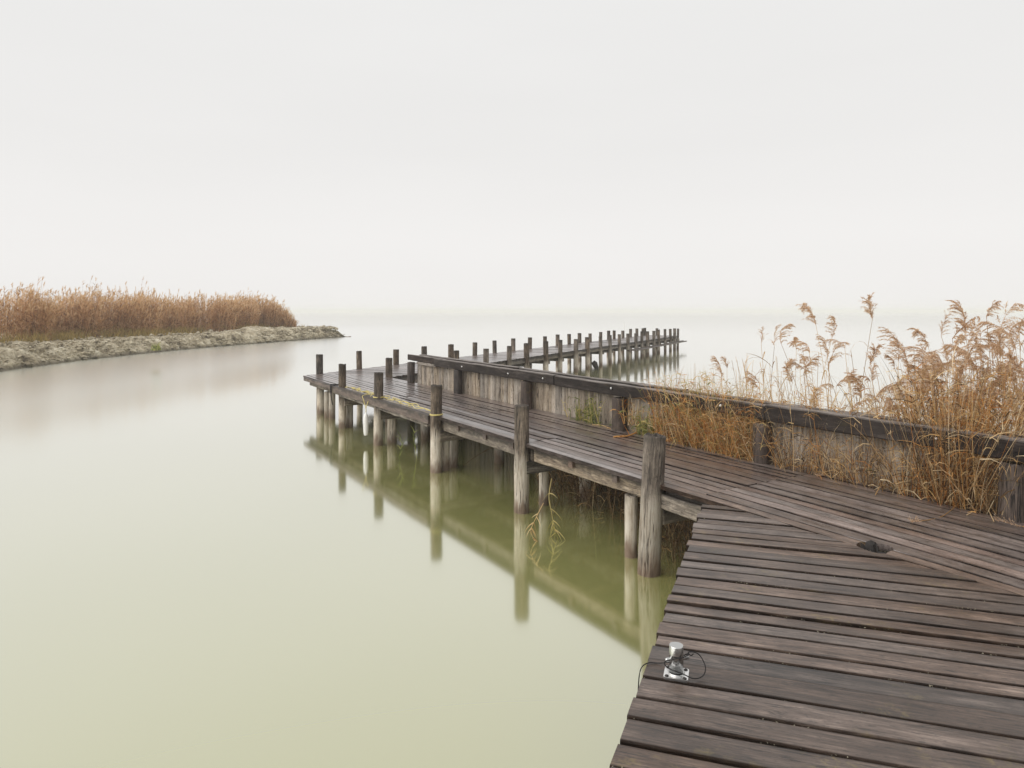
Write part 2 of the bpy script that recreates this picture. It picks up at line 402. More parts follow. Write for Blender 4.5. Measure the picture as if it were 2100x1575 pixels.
M['straw'] = straw('dry_reed_straw', [(0.0, (0.30, 0.17, 0.075)), (0.35, (0.56, 0.365, 0.175)), (0.7, (0.73, 0.53, 0.29)), (1.0, (0.85, 0.71, 0.48))], trans=0.4)
M['orange'] = straw('rusty_dry_grass', [(0.0, (0.30, 0.115, 0.032)), (0.4, (0.58, 0.26, 0.08)), (0.75, (0.70, 0.40, 0.15)), (1.0, (0.78, 0.58, 0.28))], trans=0.4)
M['plume'] = straw('reed_plume_down', [(0.0, (0.46, 0.30, 0.18)), (0.5, (0.72, 0.52, 0.35)), (1.0, (0.85, 0.70, 0.53))], trans=0.55)
M['green'] = straw('green_reed_blades', [(0.0, (0.10, 0.13, 0.04)), (0.5, (0.25, 0.28, 0.09)), (0.85, (0.44, 0.43, 0.17)), (1.0, (0.60, 0.50, 0.20))], trans=0.4)
M['yellowing'] = straw('yellowing_reed_blades', [(0.0, (0.22, 0.21, 0.07)), (0.5, (0.47, 0.39, 0.15)), (1.0, (0.70, 0.56, 0.27))], trans=0.4)
M['brown'] = straw('dead_brown_stems', [(0.0, (0.05, 0.03, 0.018)), (0.5, (0.12, 0.075, 0.04)), (1.0, (0.22, 0.145, 0.08))], trans=0.05)
M['steel'] = plain('polished_steel', (0.56, 0.56, 0.55), rough=0.24, metal=1.0)
M['steel_plate'] = plain('brushed_steel', (0.84, 0.83, 0.82), rough=0.33, metal=1.0)
M['iron'] = plain('dark_bolt_iron', (0.05, 0.045, 0.042), rough=0.5, metal=0.6)
M['black_rope'] = plain('black_cord', (0.012, 0.010, 0.010), rough=0.75, noise=0.3, nscale=200)
M['yellow_rope'] = plain('yellow_cord', (0.60, 0.50, 0.19), rough=0.7, noise=0.3, nscale=90)
M['fender'] = plain('white_vinyl', (0.78, 0.77, 0.74), rough=0.4, noise=0.04, nscale=9)
M['grit'] = plain('pale_grit', (0.25, 0.22, 0.16), rough=0.9, var=0.5)
M['rot'] = plain('rotten_wet_wood', (0.016, 0.012, 0.010), rough=0.7, noise=0.5, nscale=40)

# ------------------------------------------------------------------ setting: water, bank
def water_material():
    m, n, l, b = nt('milky_lake_water')
    n.remove(b)
    lw = N(n, 'ShaderNodeLayerWeight', Blend=0.5)
    f = math_(n, l, 'ADD', math_(n, l, 'MULTIPLY', math_(n, l, 'POWER', lw.outputs['Facing'], 1.6), 0.82), 0.18, clamp=True)
    tcw = n.new('ShaderNodeTexCoord')
    nz = N(n, 'ShaderNodeTexNoise', Scale=0.12, Detail=2.0); l.new(tcw.outputs['Object'], nz.inputs['Vector'])
    cr = cramp(n, [(0.3, (0.340, 0.340, 0.112)), (0.7, (0.385, 0.382, 0.142))]); l.new(nz.outputs[0], cr.inputs[0])
    df = N(n, 'ShaderNodeBsdfDiffuse'); l.new(cr.outputs[0], df.inputs[0])
    gp_ = n.new('ShaderNodeNewGeometry'); sx_ = n.new('ShaderNodeSeparateXYZ'); l.new(gp_.outputs['Position'], sx_.inputs[0])
    rg = n.new('ShaderNodeMapRange'); rg.interpolation_type = 'SMOOTHSTEP'; l.new(sx_.outputs[0], rg.inputs[0])      # open water is ruffled, the lee of the pier is calm
    rg.inputs[1].default_value, rg.inputs[2].default_value, rg.inputs[3].default_value, rg.inputs[4].default_value = -13.5, -6.5, 0.235, 0.09
    fr = n.new('ShaderNodeMapRange'); l.new(sx_.outputs[1], fr.inputs[0]); fr.inputs[1].default_value, fr.inputs[2].default_value = 70.0, 130.0
    fr.inputs[3].default_value, fr.inputs[4].default_value = 1.0, 0.0
    rg2 = math_(n, l, 'ADD', math_(n, l, 'MULTIPLY', math_(n, l, 'SUBTRACT', rg.outputs[0], 0.09), fr.outputs[0]), 0.09)
    gl = N(n, 'ShaderNodeBsdfGlossy'); l.new(rg2, gl.inputs['Roughness']); gl.inputs[0].default_value = (1, 1, 1, 1)
    ms = n.new('ShaderNodeMixShader'); l.new(f, ms.inputs[0]); l.new(df.outputs[0], ms.inputs[1]); l.new(gl.outputs[0], ms.inputs[2])
    l.new(ms.outputs[0], n['Material Output'].inputs[0])
    return m
wm_ = MB()
S = 6000.0
gx = [-S, -1500, -400, -150, -60, -25, -10, 0, 10, 25, 60, 150, 400, 1500, S]
wm_.add([(x, y, 0) for y in gx for x in gx], [(j * 15 + i, j * 15 + i + 1, (j + 1) * 15 + i + 1, (j + 1) * 15 + i) for j in range(14) for i in range(14)])
tag(wm_.build('water', water_material()), kind='structure')

def fbm(x, y, sc_, oct_=4, seed=0.0):
    return mnoise.fractal(Vector((x * sc_ + seed, y * sc_ - seed, seed * 0.7)), 0.9, 2.1, oct_)

# shoreline of the mud bank, from beyond the frame to its tip
SH = [Vector((-19.0, 12.0)), Vector((-20.2, 21.0)), Vector((-20.9, 28.0)), Vector((-21.4, 36.0)), Vector((-20.7, 44.5)), Vector((-18.9, 53.0)), Vector((-17.3, 59.5)), Vector((-16.2, 64.0))]
shp = [Vector((p.x, p.y)) for p in smooth_path([Vector((p.x, p.y, 0)) for p in SH], 40)]
def bank_profile(f, d):
    """height at d metres inland; f runs 0..1 to the tip"""
    hgt = 0.72 + 0.10 * math.sin(f * 9)
    if d < 0: return -0.35
    if d < 1.1: return hgt * (d / 1.1) ** 0.75
    return hgt + 0.05 * min(d - 1.1, 6) * 0.6
bk = MB(); rows = []
DS = [-0.6, -0.15, 0.0, 0.08, 0.16, 0.25, 0.34, 0.44, 0.54, 0.65, 0.77, 0.9, 1.05, 1.2, 1.4, 1.6, 1.85, 2.1, 2.4, 2.75, 3.1, 3.5, 4.0, 4.6, 5.3, 6.2, 7.5, 9.5, 12.5, 17, 24, 34]
fine_n = 460
for i in range(fine_n + 1):
    q = i / fine_n * (len(shp) - 1); k = min(int(q), len(shp) - 2); a = q - k
    p = shp[k].lerp(shp[k + 1], a); d = (shp[min(k + 3, len(shp) - 1)] - shp[max(k - 2, 0)]).normalized()
    inl = Vector((-d.y, d.x))
    f = i / fine_n
    sc_in = 1.0 if f < 0.80 else max(0.12, 1.0 - ((f - 0.80) / 0.20) ** 2 * 0.85)   # the land narrows to the tip
    row = []
    for dd in DS:
        din = dd * sc_in if dd > 1.05 else dd
        x, y = p.x + inl.x * din, p.y + inl.y * din
        z = bank_profile(f, dd)
        if f > 0.95: z *= 1.0 - 0.25 * ((f - 0.95) / 0.05)
        amp = 0.06 + 0.17 * math.exp(-((dd - 0.6) / 0.7) ** 2) + (0.09 if dd > 1.0 else 0)
        rid = 1.0 - abs(fbm(x, y, 1.1, 4, 8.3)) * 1.6; rid2 = 1.0 - abs(fbm(x, y, 3.0, 3, 2.3)) * 1.6
        nz = fbm(x, y, 0.8, 5, 3.1) * amp * 1.2 + (rid - 0.6) * amp * 0.9 + (rid2 - 0.6) * amp * 0.55
        z += nz
        if dd > 1 and f > 0.55:   # low heap of dug mud
            z += 0.32 * math.exp(-((f - 0.77) / 0.07) ** 2) * math.exp(-((dd - 2.4) / 1.2) ** 2)
        if 0 <= dd < 1.1:
            x += inl.x * fbm(x, y, 1.9, 4, 5.0) * 0.25; y += inl.y * fbm(x, y, 1.9, 4, 5.0) * 0.25
        row.append((x, y, z))
    rows.append(row)
# close the tip
vs = [v for r_ in rows for v in r_]; nd = len(DS); fs = []
for i in range(fine_n):
    for j in range(nd - 1):
        a = i * nd + j
        fs.append((a, a + nd, a + nd + 1, a + 1))
tipc = len(vs); last = rows[-1]
tp = Vector((last[0][0], last[0][1], 0)) + Vector((0.25, 0.9, -0.35))
vs.append(tuple(tp))
for j in range(nd - 1):
    fs.append((fine_n * nd + j, tipc, fine_n * nd + j + 1))
bk.add(vs, fs)
def mud_material():
    m, n, l, b = nt('cracked_pale_mud')
    t = n.new('ShaderNodeTexCoord')
    a = N(n, 'ShaderNodeTexNoise', Scale=1.3, Detail=8.0, Roughness=0.7); l.new(t.outputs['Object'], a.inputs['Vector'])
    c = cramp(n, [(0.35, (0.10, 0.075, 0.045)), (0.44, (0.36, 0.295, 0.19)), (0.54, (0.58, 0.505, 0.36)), (0.67, (0.78, 0.72, 0.57))]); l.new(a.outputs[0], c.inputs[0])
    v = N(n, 'ShaderNodeTexVoronoi', Scale=3.2); v.feature = 'DISTANCE_TO_EDGE'; l.new(t.outputs['Object'], v.inputs['Vector'])
    vv = n.new('ShaderNodeMapRange'); l.new(v.outputs['Distance'], vv.inputs[0]); vv.inputs[1].default_value, vv.inputs[2].default_value = 0.0, 0.10
    vv.inputs[3].default_value, vv.inputs[4].default_value = 0.55, 0.0
    nb = N(n, 'ShaderNodeTexNoise', Scale=9.0, Detail=6.0, Roughness=0.75); l.new(t.outputs['Object'], nb.inputs['Vector'])
    cc = mixc(n, l, math_(n, l, 'MULTIPLY', vv.outputs[0], nb.outputs[0]), c.outputs[0], (0.10, 0.085, 0.06))
    g = n.new('ShaderNodeNewGeometry'); sp = n.new('ShaderNodeSeparateXYZ'); l.new(g.outputs['Position'], sp.inputs[0])
    wt = n.new('ShaderNodeMapRange'); l.new(sp.outputs[2], wt.inputs[0]); wt.inputs[1].default_value, wt.inputs[2].default_value = 0.05, 0.22
    wt.inputs[3].default_value, wt.inputs[4].default_value = 0.85, 0.0
    cc = mixc(n, l, wt.outputs[0], cc, (0.12, 0.10, 0.065))
    l.new(cc, b.inputs['Base Color']); b.inputs['Roughness'].default_value = 0.85
    hh = math_(n, l, 'ADD', nb.outputs[0], math_(n, l, 'MULTIPLY', v.outputs['Distance'], 1.5))
    bp = N(n, 'ShaderNodeBump', Strength=0.9, Distance=0.12); l.new(hh, bp.inputs['Height']); l.new(bp.outputs[0], b.inputs['Normal'])
    return m
tag(bk.build('mud_bank', mud_material(), smooth=False), kind='structure')

hz = MB(); box(hz, (-6200, -6200, -1.0), (6200, 6200, 4.9))
hm = bpy.data.materials.new('thin_mist'); hm.use_nodes = True
hn = hm.node_tree.nodes; hn.clear()
ho = hn.new('ShaderNodeOutputMaterial'); hv_ = hn.new('ShaderNodeVolumePrincipled')
hv_.inputs['Color'].default_value = (0.885, 0.885, 0.89, 1); hv_.inputs['Density'].default_value = 0.0014; hv_.inputs['Anisotropy'].default_value = 0.0
hm.node_tree.links.new(hv_.outputs[0], ho.inputs['Volume'])
tag(hz.build('haze', hm), kind='stuff')

# ------------------------------------------------------------------ reed bed on the bank (nobody could count it)
def blade(mb, p, d, L, wd, droop, seg=2, mi=0, side=None):
    """ribbon from p along d, bending down"""
    d = Vector(d).normalized()
    s = side if side is not None else d.cross(Vector((R.uniform(-1, 1), R.uniform(-1, 1), 0.3)))
    if s.length < 1e-4: s = Vector((1, 0, 0))
    s = s.normalized()
    vs = []; q = Vector(p)
    for i in range(seg + 1):
        t = i / seg
        ww = wd * 0.5 * (1 - t * 0.85) if i < seg else 0.0
        if i < seg: vs += [q - s * ww, q + s * ww]
        else: vs += [q]
        q = q + d * (L / seg)
        d = (d + Vector((0, 0, -droop / seg))).normalized()
    fs = []
    for i in range(seg - 1): fs.append((2 * i, 2 * i + 1, 2 * i + 3, 2 * i + 2))
    fs.append((2 * (seg - 1), 2 * (seg - 1) + 1, 2 * seg))
    mb.add(vs, fs, mi)

bed = MB()
nreeds = 0
tries = 0
while nreeds < 8200 and tries < 60000:
    tries += 1
    f = R.random() * 0.95
    q = f * (len(shp) - 1); k = min(int(q), len(shp) - 2)
    p = shp[k].lerp(shp[k + 1], q - k)
    if p.y < 20: continue
    d = (shp[min(k + 3, len(shp) - 1)] - shp[max(k - 2, 0)]).normalized(); inl = Vector((-d.y, d.x))
    front = 4.9 - 1.6 * max(0, (f - 0.5) / 0.5) + 0.5 * math.sin(f * 40) + 0.4 * math.sin(f * 93)
    sc_in = 1.0 if f < 0.80 else max(0.12, 1.0 - ((f - 0.80) / 0.20) ** 2 * 0.85)
    dd = front + abs(R.gauss(0, 1)) * 2.4
    
    din = dd * sc_in
    x, y = p.x + inl.x * din, p.y + inl.y * din
    uu = 1050 + F * x / y
    if fbm(x, y, 0.9, 3, 6.6) < -0.10 and R.random() < 0.75: continue
    if uu > 606 or (uu > 560 and R.random() < (uu - 560) / 70): continue
    nreeds += 1
    patch = fbm(x, y, 0.35, 3, 1.7)
    edge = max(0.0, 1.0 - (dd - front) / 0.9)
    h = (2.02 + 0.75 * patch + R.gauss(0, 0.32)) * (1.0 - 0.35 * edge * R.random())
    h *= 1.0 if uu < 540 else max(0.30, 1.0 - 0.22 * (uu - 540) / 40 - (0.45 * (uu - 580) / 26 if uu > 580 else 0))
    if R.random() < 0.06: h *= R.uniform(1.08, 1.22)
    if R.random() < 0.10: h *= R.uniform(0.55, 0.85)
    z0 = 0.70 + 0.03 * dd
    # colour slots: 0 rusty straw, 1 yellow-green foot, 2 plume
    lean = Vector((R.gauss(0.06 + 0.10 * patch, 0.12), R.gauss(0, 0.10), 1)).normalized()
    base = Vector((x, y, z0 - 0.1)); top = base + lean * h
    s = Vector((1, -0.3, 0)).normalized() * 0.010
    mid = base.lerp(top, 0.55) + Vector((R.gauss(0, .03), R.gauss(0, .03), 0))
    bed.add([base - s, base + s, mid + s, mid - s, top + s * 0.5, top - s * 0.5], [(0, 1, 2, 3), (3, 2, 4, 5)], 0)
    for j in range(R.randint(7, 10)):
        t = R.uniform(0.12, 0.97)
        a = R.uniform(0, 2 * math.pi)
        low = t < 0.30 + 0.12 * patch and R.random() < 0.55 and edge > 0.05
        blade(bed, base.lerp(top, t), (math.cos(a), math.sin(a), R.uniform(0.5, 1.5)), R.uniform(0.28, 0.55), R.uniform(0.022, 0.04), R.uniform(0.6, 1.8), 2, 1 if low else 0)
    if R.random() < 0.72:
        a = R.gauss(0.3, 0.9)
        for j in range(5):
            blade(bed, top + lean * (j * 0.045), (math.cos(a) * .6 + R.gauss(0, .25), R.gauss(0, .3), 1.0), R.uniform(0.13, 0.24), R.uniform(0.030, 0.055), 1.2, 2, 2)
# low yellow-green fringe along the foot of the reeds
for i in range(1500):
    f = R.random() * 0.96; q = f * (len(shp) - 1); k = min(int(q), len(shp) - 2); p = shp[k].lerp(shp[k + 1], q - k)
    if p.y < 20 or fbm(f * 30, 2.0, 1.0, 2, 4.0) < -0.05: continue
    d = (shp[min(k + 3, len(shp) - 1)] - shp[max(k - 2, 0)]).normalized(); inl = Vector((-d.y, d.x))
    sc_in = 1.0 if f < 0.80 else max(0.12, 1.0 - ((f - 0.80) / 0.20) ** 2 * 0.85)
    front = (4.6 - 1.6 * max(0, (f - 0.5) / 0.5) + 0.5 * math.sin(f * 40) + R.gauss(0, 0.35)) * sc_in
    x, y = p.x + inl.x * front, p.y + inl.y * front
    if 1050 + F * x / y > 626: continue
    for j in range(5):
        a = R.uniform(0, 6.28)
        blade(bed, (x + R.gauss(0, .08), y + R.gauss(0, .08), 0.78), (math.cos(a) * .4, math.sin(a) * .4, 1), R.uniform(0.3, 0.8), 0.03, R.uniform(0.4, 1.2), 2, 1)
M['bed'] = straw('rusty_reed_bed', [(0.0, (0.11, 0.052, 0.022)), (0.3, (0.39, 0.20, 0.082)), (0.7, (0.65, 0.39, 0.19)), (1.0, (0.82, 0.60, 0.38))], trans=0.4)
M['bedplume'] = straw('reed_bed_plumes', [(0.0, (0.52, 0.32, 0.15)), (0.5, (0.73, 0.50, 0.28)), (1.0, (0.82, 0.65, 0.42))], trans=0.5)
M['bedfoot'] = straw('reed_bed_foot', [(0.0, (0.22, 0.18, 0.06)), (0.5, (0.46, 0.35, 0.12)), (1.0, (0.62, 0.46, 0.19))], trans=0.45)
tag(bed.build('reed_bed', [M['bed'], M['bedfoot'], M['bedplume']]), 'dense rusty brown reed bed growing along the far mud bank', 'reeds', kind='stuff')

# clods of dug mud lying on the bank
cl = MB()
for i in range(5200):
    f = R.random() ** 0.8; q = f * (len(shp) - 1); k = min(int(q), len(shp) - 2); p = shp[k].lerp(shp[k + 1], q - k)
    if p.y < 24: continue
    d = (shp[min(k + 3, len(shp) - 1)] - shp[max(k - 2, 0)]).normalized(); inl = Vector((-d.y, d.x))
    sc_in = max(0.12, 1.0 - ((f - 0.80) / 0.20) ** 2 * 0.85) if f > 0.8 else 1.0
    dd = abs(R.gauss(0.0, 1.0)) * 1.5 if R.random() < 0.6 else R.uniform(0, 5)
    if dd > 5.2: continue
    din = dd * sc_in if dd > 1.05 else dd
    z = bank_profile(f, max(dd, 0.02)) + R.uniform(-0.03, 0.12) + fbm(p.x + inl.x * din, p.y + inl.y * din, 0.8, 3, 3.1) * 0.10
    r = min(0.17, 0.036 * math.exp(abs(R.gauss(0, 0.75))))
    c0 = Vector((p.x + inl.x * din, p.y + inl.y * din, z))
    vs = []
    for (a, b_, c_) in ((1, 0, 0), (-1, 0, 0), (0, 1, 0), (0, -1, 0), (0, 0, 1), (0, 0, -1), (.6, .6, .5), (-.6, .6, .4), (.6, -.6, .4), (-.6, -.6, .5)):
        vs.append(c0 + Vector((a * r * R.uniform(.6, 1.4), b_ * r * R.uniform(.6, 1.4), c_ * r * R.uniform(.5, 1.0))))
    cl.add(vs, [(0, 6, 8), (6, 4, 8), (0, 2, 6), (2, 7, 6), (6, 7, 4), (7, 1, 9), (7, 9, 4), (9, 8, 4), (9, 3, 8), (3, 0, 8), (2, 1, 7), (1, 3, 9), (0, 5, 2), (2, 5, 1), (1, 5, 3), (3, 5, 0)])
tag(cl.build('mud_clods', bpy.data.materials['cracked_pale_mud']), 'broken clods of dry mud scattered along the bank', 'mud', kind='stuff')

tf = MB()
gp = G(320, 716, 0.72)
for i in range(40):
    a = R.uniform(0, 6.28)
    blade(tf, gp + Vector((R.gauss(0, .10), R.gauss(0, .1), -0.05)), (math.cos(a) * .5, math.sin(a) * .5, 1), R.uniform(0.25, 0.5), 0.05, 0.5, 2)
tag(tf.build('grass_tuft', M['green']), 'small dark green grass tuft growing alone on the pale mud bank', 'grass')

dw = MB()
g0 = G(703, 691, 0.0)
tube(dw, smooth_path([g0 + Vector((-0.35, 0, -0.03)), g0 + Vector((0.0, 0, 0.06)), g0 + Vector((0.35, 0.1, 0.0)), g0 + Vector((0.75, 0.1, 0.05))], 5), [0.06] * 5 + [0.05] * 6 + [0.035] * 5, 6)
tube(dw, [g0 + Vector((-0.1, 0, 0.03)), g0 + Vector((0.05, 0, 0.20)), g0 + Vector((0.22, 0, 0.26))], [0.04, 0.03, 0.015], 5)
tag(dw.build('driftwood', M['brown']), 'dark forked driftwood floating off the tip of the mud bank', 'driftwood')

# ------------------------------------------------------------------ timber builders
def plank(name, quad, z_top, th, mat, parent, nseg=8, jit=0.0015, bev=0.006, wander=0.002):
    """board whose plan is quad = A, B, C, D (A-B one long edge, D-C the other); own frame with X along the board"""
    A, B, C, D = [Vector((q[0], q[1])) for q in quad]
    c = (A + B + C + D) / 4; d = ((B - A) + (C - D)).normalized(); ang = math.atan2(d.y, d.x)
    rot = Matrix.Rotation(-ang, 2)
    A, B, C, D = [rot @ (q - c) for q in (A, B, C, D)]
    mb = MB(); vs = []; ph = [R.uniform(0, 90) for _ in range(4)]
    tw = R.gauss(0, 0.002); zz = R.gauss(0, jit)
    cup = R.uniform(-0.0015, 0.0025)
    for i in range(nseg + 1):
        s = i / nseg
        a = A.lerp(B, s); b = D.lerp(C, s)
        ea = mnoise.noise(Vector((a.x * 4, ph[0], 0))) * wander; eb = mnoise.noise(Vector((b.x * 4, ph[1], 0))) * wander
        dz = zz + mnoise.noise(Vector((a.x * 1.3, ph[2], 0))) * jit * 1.5
        a = a + Vector((0, ea)); b = b + Vector((0, eb))
        wv = (b - a)
        def pt(f, z): return Vector((a.x + wv.x * f, a.y + wv.y * f, z))
        bw = min(0.3, bev / max(wv.length, 0.01))
        za, zb = dz - tw, dz + tw
        vs += [pt(0, -th), pt(0, za - bev), pt(bw * .45, za - bev * .35), pt(bw * 1.3, za), pt(.17, za + cup * .4), pt(.5, (za + zb) / 2 + cup), pt(.83, zb + cup * .4), pt(1 - bw * 1.3, zb), pt(1 - bw * .45, zb - bev * .35), pt(1, zb - bev), pt(1, -th)]
    fs = []; K = 11
    for i in range(nseg):
        for k in range(K):
            k2 = (k + 1) % K
            fs.append((i * K + k, (i + 1) * K + k, (i + 1) * K + k2, i * K + k2))
    fs.append(tuple(range(K))); fs.append(tuple(nseg * K + k for k in range(K - 1, -1, -1)))
    mb.add(vs, fs)
    o = mb.build(name, mat, parent, (c.x, c.y, z_top))
    at = o.data.attributes.new('edge', 'FLOAT', 'POINT')          # how close to the board's long edges, for the dirt that gathers there
    at.data.foreach_set('value', [1, 1, 1, 0.95, 0, 0, 0, 0.95, 1, 1, 1] * (nseg + 1))
    o.rotation_euler = (0, 0, ang)
    return o

def beam(name, p0, p1, width, z0, z1, mat, parent, nseg=8, rough=0.004, bev=0.008):
    """squared timber from p0 to p1 (plan), centred on that line"""
    p0, p1 = Vector((p0[0], p0[1])), Vector((p1[0], p1[1]))
    d = (p1 - p0).normalized(); nn = Vector((-d.y, d.x)) * width / 2
    c = (p0 + p1) / 2; L = (p1 - p0).length; ang = math.atan2(d.y, d.x)
    mb = MB(); vs = []; ph = R.uniform(0, 99)
    for i in range(nseg + 1):
        x = -L / 2 + L * i / nseg
        def j(k): return mnoise.noise(Vector((x * 3, ph + k * 7.7, 0))) * rough
        w2 = width / 2
        vs += [Vector((x, -w2 + j(0), z0 + bev + j(1))), Vector((x, -w2 + bev + j(0), z0 + j(1))), Vector((x, w2 - bev + j(2), z0 + j(3))), Vector((x, w2 + j(2), z0 + bev + j(3))),
               Vector((x, w2 + j(4), z1 - bev + j(5))), Vector((x, w2 - bev + j(4), z1 + j(5))), Vector((x, -w2 + bev + j(6), z1 + j(7))), Vector((x, -w2 + j(6), z1 - bev + j(7)))]
    fs = []; K = 8
    for i in range(nseg):
        for k in range(K):
            k2 = (k + 1) % K
            fs.append((i * K + k, i * K + k2, (i + 1) * K + k2, (i + 1) * K + k))
    fs.append(tuple(range(K - 1, -1, -1))); fs.append(tuple(nseg * K + k for k in range(K)))
    zc = (z0 + z1) / 2
    vs = [v - Vector((0, 0, zc)) for v in vs]
    mb.add(vs, fs)
    o = mb.build(name, mat, parent, (c.x, c.y, zc)); o.rotation_euler = (0, 0, ang)
    return o

def pile_mesh(h, r, sides=20, rings=18, rough=0.05, taper=0.03, chip=0.012, name='pile', hollow=False, mat=None):
    ph = R.uniform(0, 99); mb = MB(); vs = []
    def rad(t, a, z):
        return r * (1 + taper * (0.5 - t)) * (1 + rough * mnoise.noise(Vector((math.cos(a) * 1.1 + ph, math.sin(a) * 1.1, z * 1.6))) + rough * 0.35 * mnoise.noise(Vector((math.cos(a) * 4 + ph, math.sin(a) * 4, z * 5))))
    prof = [(i / rings * (h - chip * 1.2), 1.0) for i in range(rings + 1)] + [(h - chip * 0.35, 0.97), (h, 0.89)]
    for (z, k) in prof:
        for s in range(sides):
            a = 2 * math.pi * s / sides
            q = rad(z / h, a, z) * k
            zj = 0.0
            if z > h - chip * 1.5: zj = mnoise.noise(Vector((math.cos(a) * 2 + ph, math.sin(a) * 2, 7))) * chip * 0.9
            vs.append(Vector((math.cos(a) * q, math.sin(a) * q, z + zj)))
    fs = []; nr = len(prof)
    for i in range(nr - 1):
        for s in range(sides):
            s2 = (s + 1) % sides
            fs.append((i * sides + s, i * sides + s2, (i + 1) * sides + s2, (i + 1) * sides + s))
    # slightly dished top
    o = len(vs)
    for s in range(sides):
        a = 2 * math.pi * s / sides
        vs.append(Vector((math.cos(a) * r * 0.45, math.sin(a) * r * 0.45, h - chip * (0.5 if not hollow else 3.0) + R.uniform(-1, 1) * chip * 0.3)))
    vs.append(Vector((0, 0, h - chip * (0.6 if not hollow else 4.5))))
    b0 = (nr - 1) * sides
    for s in range(sides):
        s2 = (s + 1) % sides
        fs.append((b0 + s, b0 + s2, o + s2, o + s)); fs.append((o + s, o + s2, o + sides))
    mb.add(vs, fs)
    me = mb.mesh(name, mat or M['pile'], smooth=False)
    sm = [len(p.vertices) == 4 and abs(p.normal.z) < 0.5 for p in me.polygons]
    me.polygons.foreach_set('use_smooth', sm)
    return me

def place(me, name, loc, parent, lean=(0, 0), rz=0.0):
    o = bpy.data.objects.new(name, me); col.objects.link(o)
    o.location = loc; o.rotation_euler = (lean[0], lean[1], rz); o.parent = parent
    return o

def pile(name, x, y, z0, z1, r, parent, mat=None, lean=(0, 0), sides=22, rings=20, rough=0.06, hollow=False, chip=0.014):
    return place(pile_mesh(z1 - z0, r, sides, rings, rough, chip=chip, name=name, hollow=hollow, mat=mat), name, (x, y, z0), parent, lean)

# ------------------------------------------------------------------ near platform
platform = tag(empty('platform', W(3.0, 3.0, 0)), 'near boardwalk platform of broad grey planks carrying the steel bollard', 'platform')
def pl(o):                                     # parent keeping the world place
    o.parent = platform; o.matrix_parent_inverse = Matrix.Translation(-Vector(platform.location)); return o
E0, E1 = G(1254.5, 1575), G(1441, 1035)          # two points of the platform's lake side edge
ED = (E1 - E0).normalized()
ap = math.atan2(1400, 4350)                      # planks run away from the edge to the right
PD = Vector((math.cos(ap), -math.sin(ap), 0)); PM = Vector((math.sin(ap), math.cos(ap), 0))
ks = [4.2557, 4.106, 3.9625, 3.841, 3.714, 3.580, 3.438, 3.329, 3.1835, 3.012, 2.851]
kk = [4.2557]
while kk[-1] < 5.86: kk.append(kk[-1] + R.uniform(0.118, 0.15))
low = [2.851]
while low[-1] > -1.6: low.append(low[-1] - R.uniform(0.14, 0.165))
bounds = sorted(set([round(k, 4) for k in kk + ks + low]))
def edge_at(k):                                  # where the platform edge has PM = k
    s = (k - PM.dot(E0)) / PM.dot(ED); return E0 + ED * s
def s_join(k): return (NF - 0.008 - k * PM.dot(N1)) / PD.dot(N1)
plat_planks = []
for i in range(len(bounds) - 1):
    k0, k1 = bounds[i], bounds[i + 1]
    g = R.uniform(0.007, 0.013)
    k0 += g / 2; k1 -= g / 2
    ov = R.uniform(-0.006, 0.016)
    a0, a1 = edge_at(k0) - PD * ov, edge_at(k1) - PD * (ov + R.uniform(-.004, .004))
    s0, s1 = PD.dot(a0), PD.dot(a1)
    e0, e1 = min(s_join(k0), 4.9), min(s_join(k1), 4.9)
    if e1 < s1 + 0.03:
        k1 = min(k1, 5.83)
        e1 = max(e1, s1 + 0.02)
    if e0 < s0 + 0.1: continue
    q = [a0, PD * e0 + PM * k0, PD * e1 + PM * k1, a1]
    plat_planks.append(pl(plank('plank', q, ZD, 0.045, M['deck'], None, nseg=30 if k0 > 1.5 else 6, wander=0.0035, bev=0.005, jit=0.003)))
# joists under the planks and piles to carry them
for off in (0.16, 1.3, 2.5, 3.7):
    p0 = E0 + PD * off - ED * 3.4; p1 = E0 + PD * off + ED * (3.15 if off < 0.5 else 2.3 - off * 0.75)
    pl(beam('joist', p0, p1, 0.09, ZD - 0.20, ZD - 0.05, M['beam'], None, nseg=6))
for s in (-2.6, -0.4, 1.9):
    for off in (0.36, 2.7):
        q = E0 + ED * s * 1.0 + PD * off
        if N1.dot(q) < NF - 0.25: pl(pile('pile', q.x, q.y, -0.8, ZD - 0.06, 0.09, None, sides=14, rings=10))

# ------------------------------------------------------------------ walkway with its piles
walkway = tag(empty('walkway', W(8.0, 5.3, 0)), 'damp narrow boardwalk on round piles running beside the stake wall', 'walkway')
def wk(o):
    o.parent = walkway; o.matrix_parent_inverse = Matrix.Translation(-Vector(walkway.location)); return o
nbd = 13
edges = [NF + (NB - NF) * i / nbd for i in range(nbd + 1)]
for i in range(1, nbd): edges[i] += R.uniform(-0.012, 0.012)
edges[1] = 4.556
def t_far(n):
    """far end of a board at n: pier edge PL, or the first cross board of the pier"""
    # crossing with pier's edge N2 = PL
    tA = (PL - n * N1.dot(N2)) / D1.dot(N2)
    tB = (CROSS0 - n * N1.dot(D2)) / D1.dot(D2)
    return min(tA, tB)
cpt = W(0, NB) ; 
hole_t = (PR - NB * N1.dot(N2)) / D1.dot(N2)          # corner of the little gap by the wall's end
CROSS0 = D2.dot(W(hole_t, NB))
TJ = 4.2
walk_planks = []
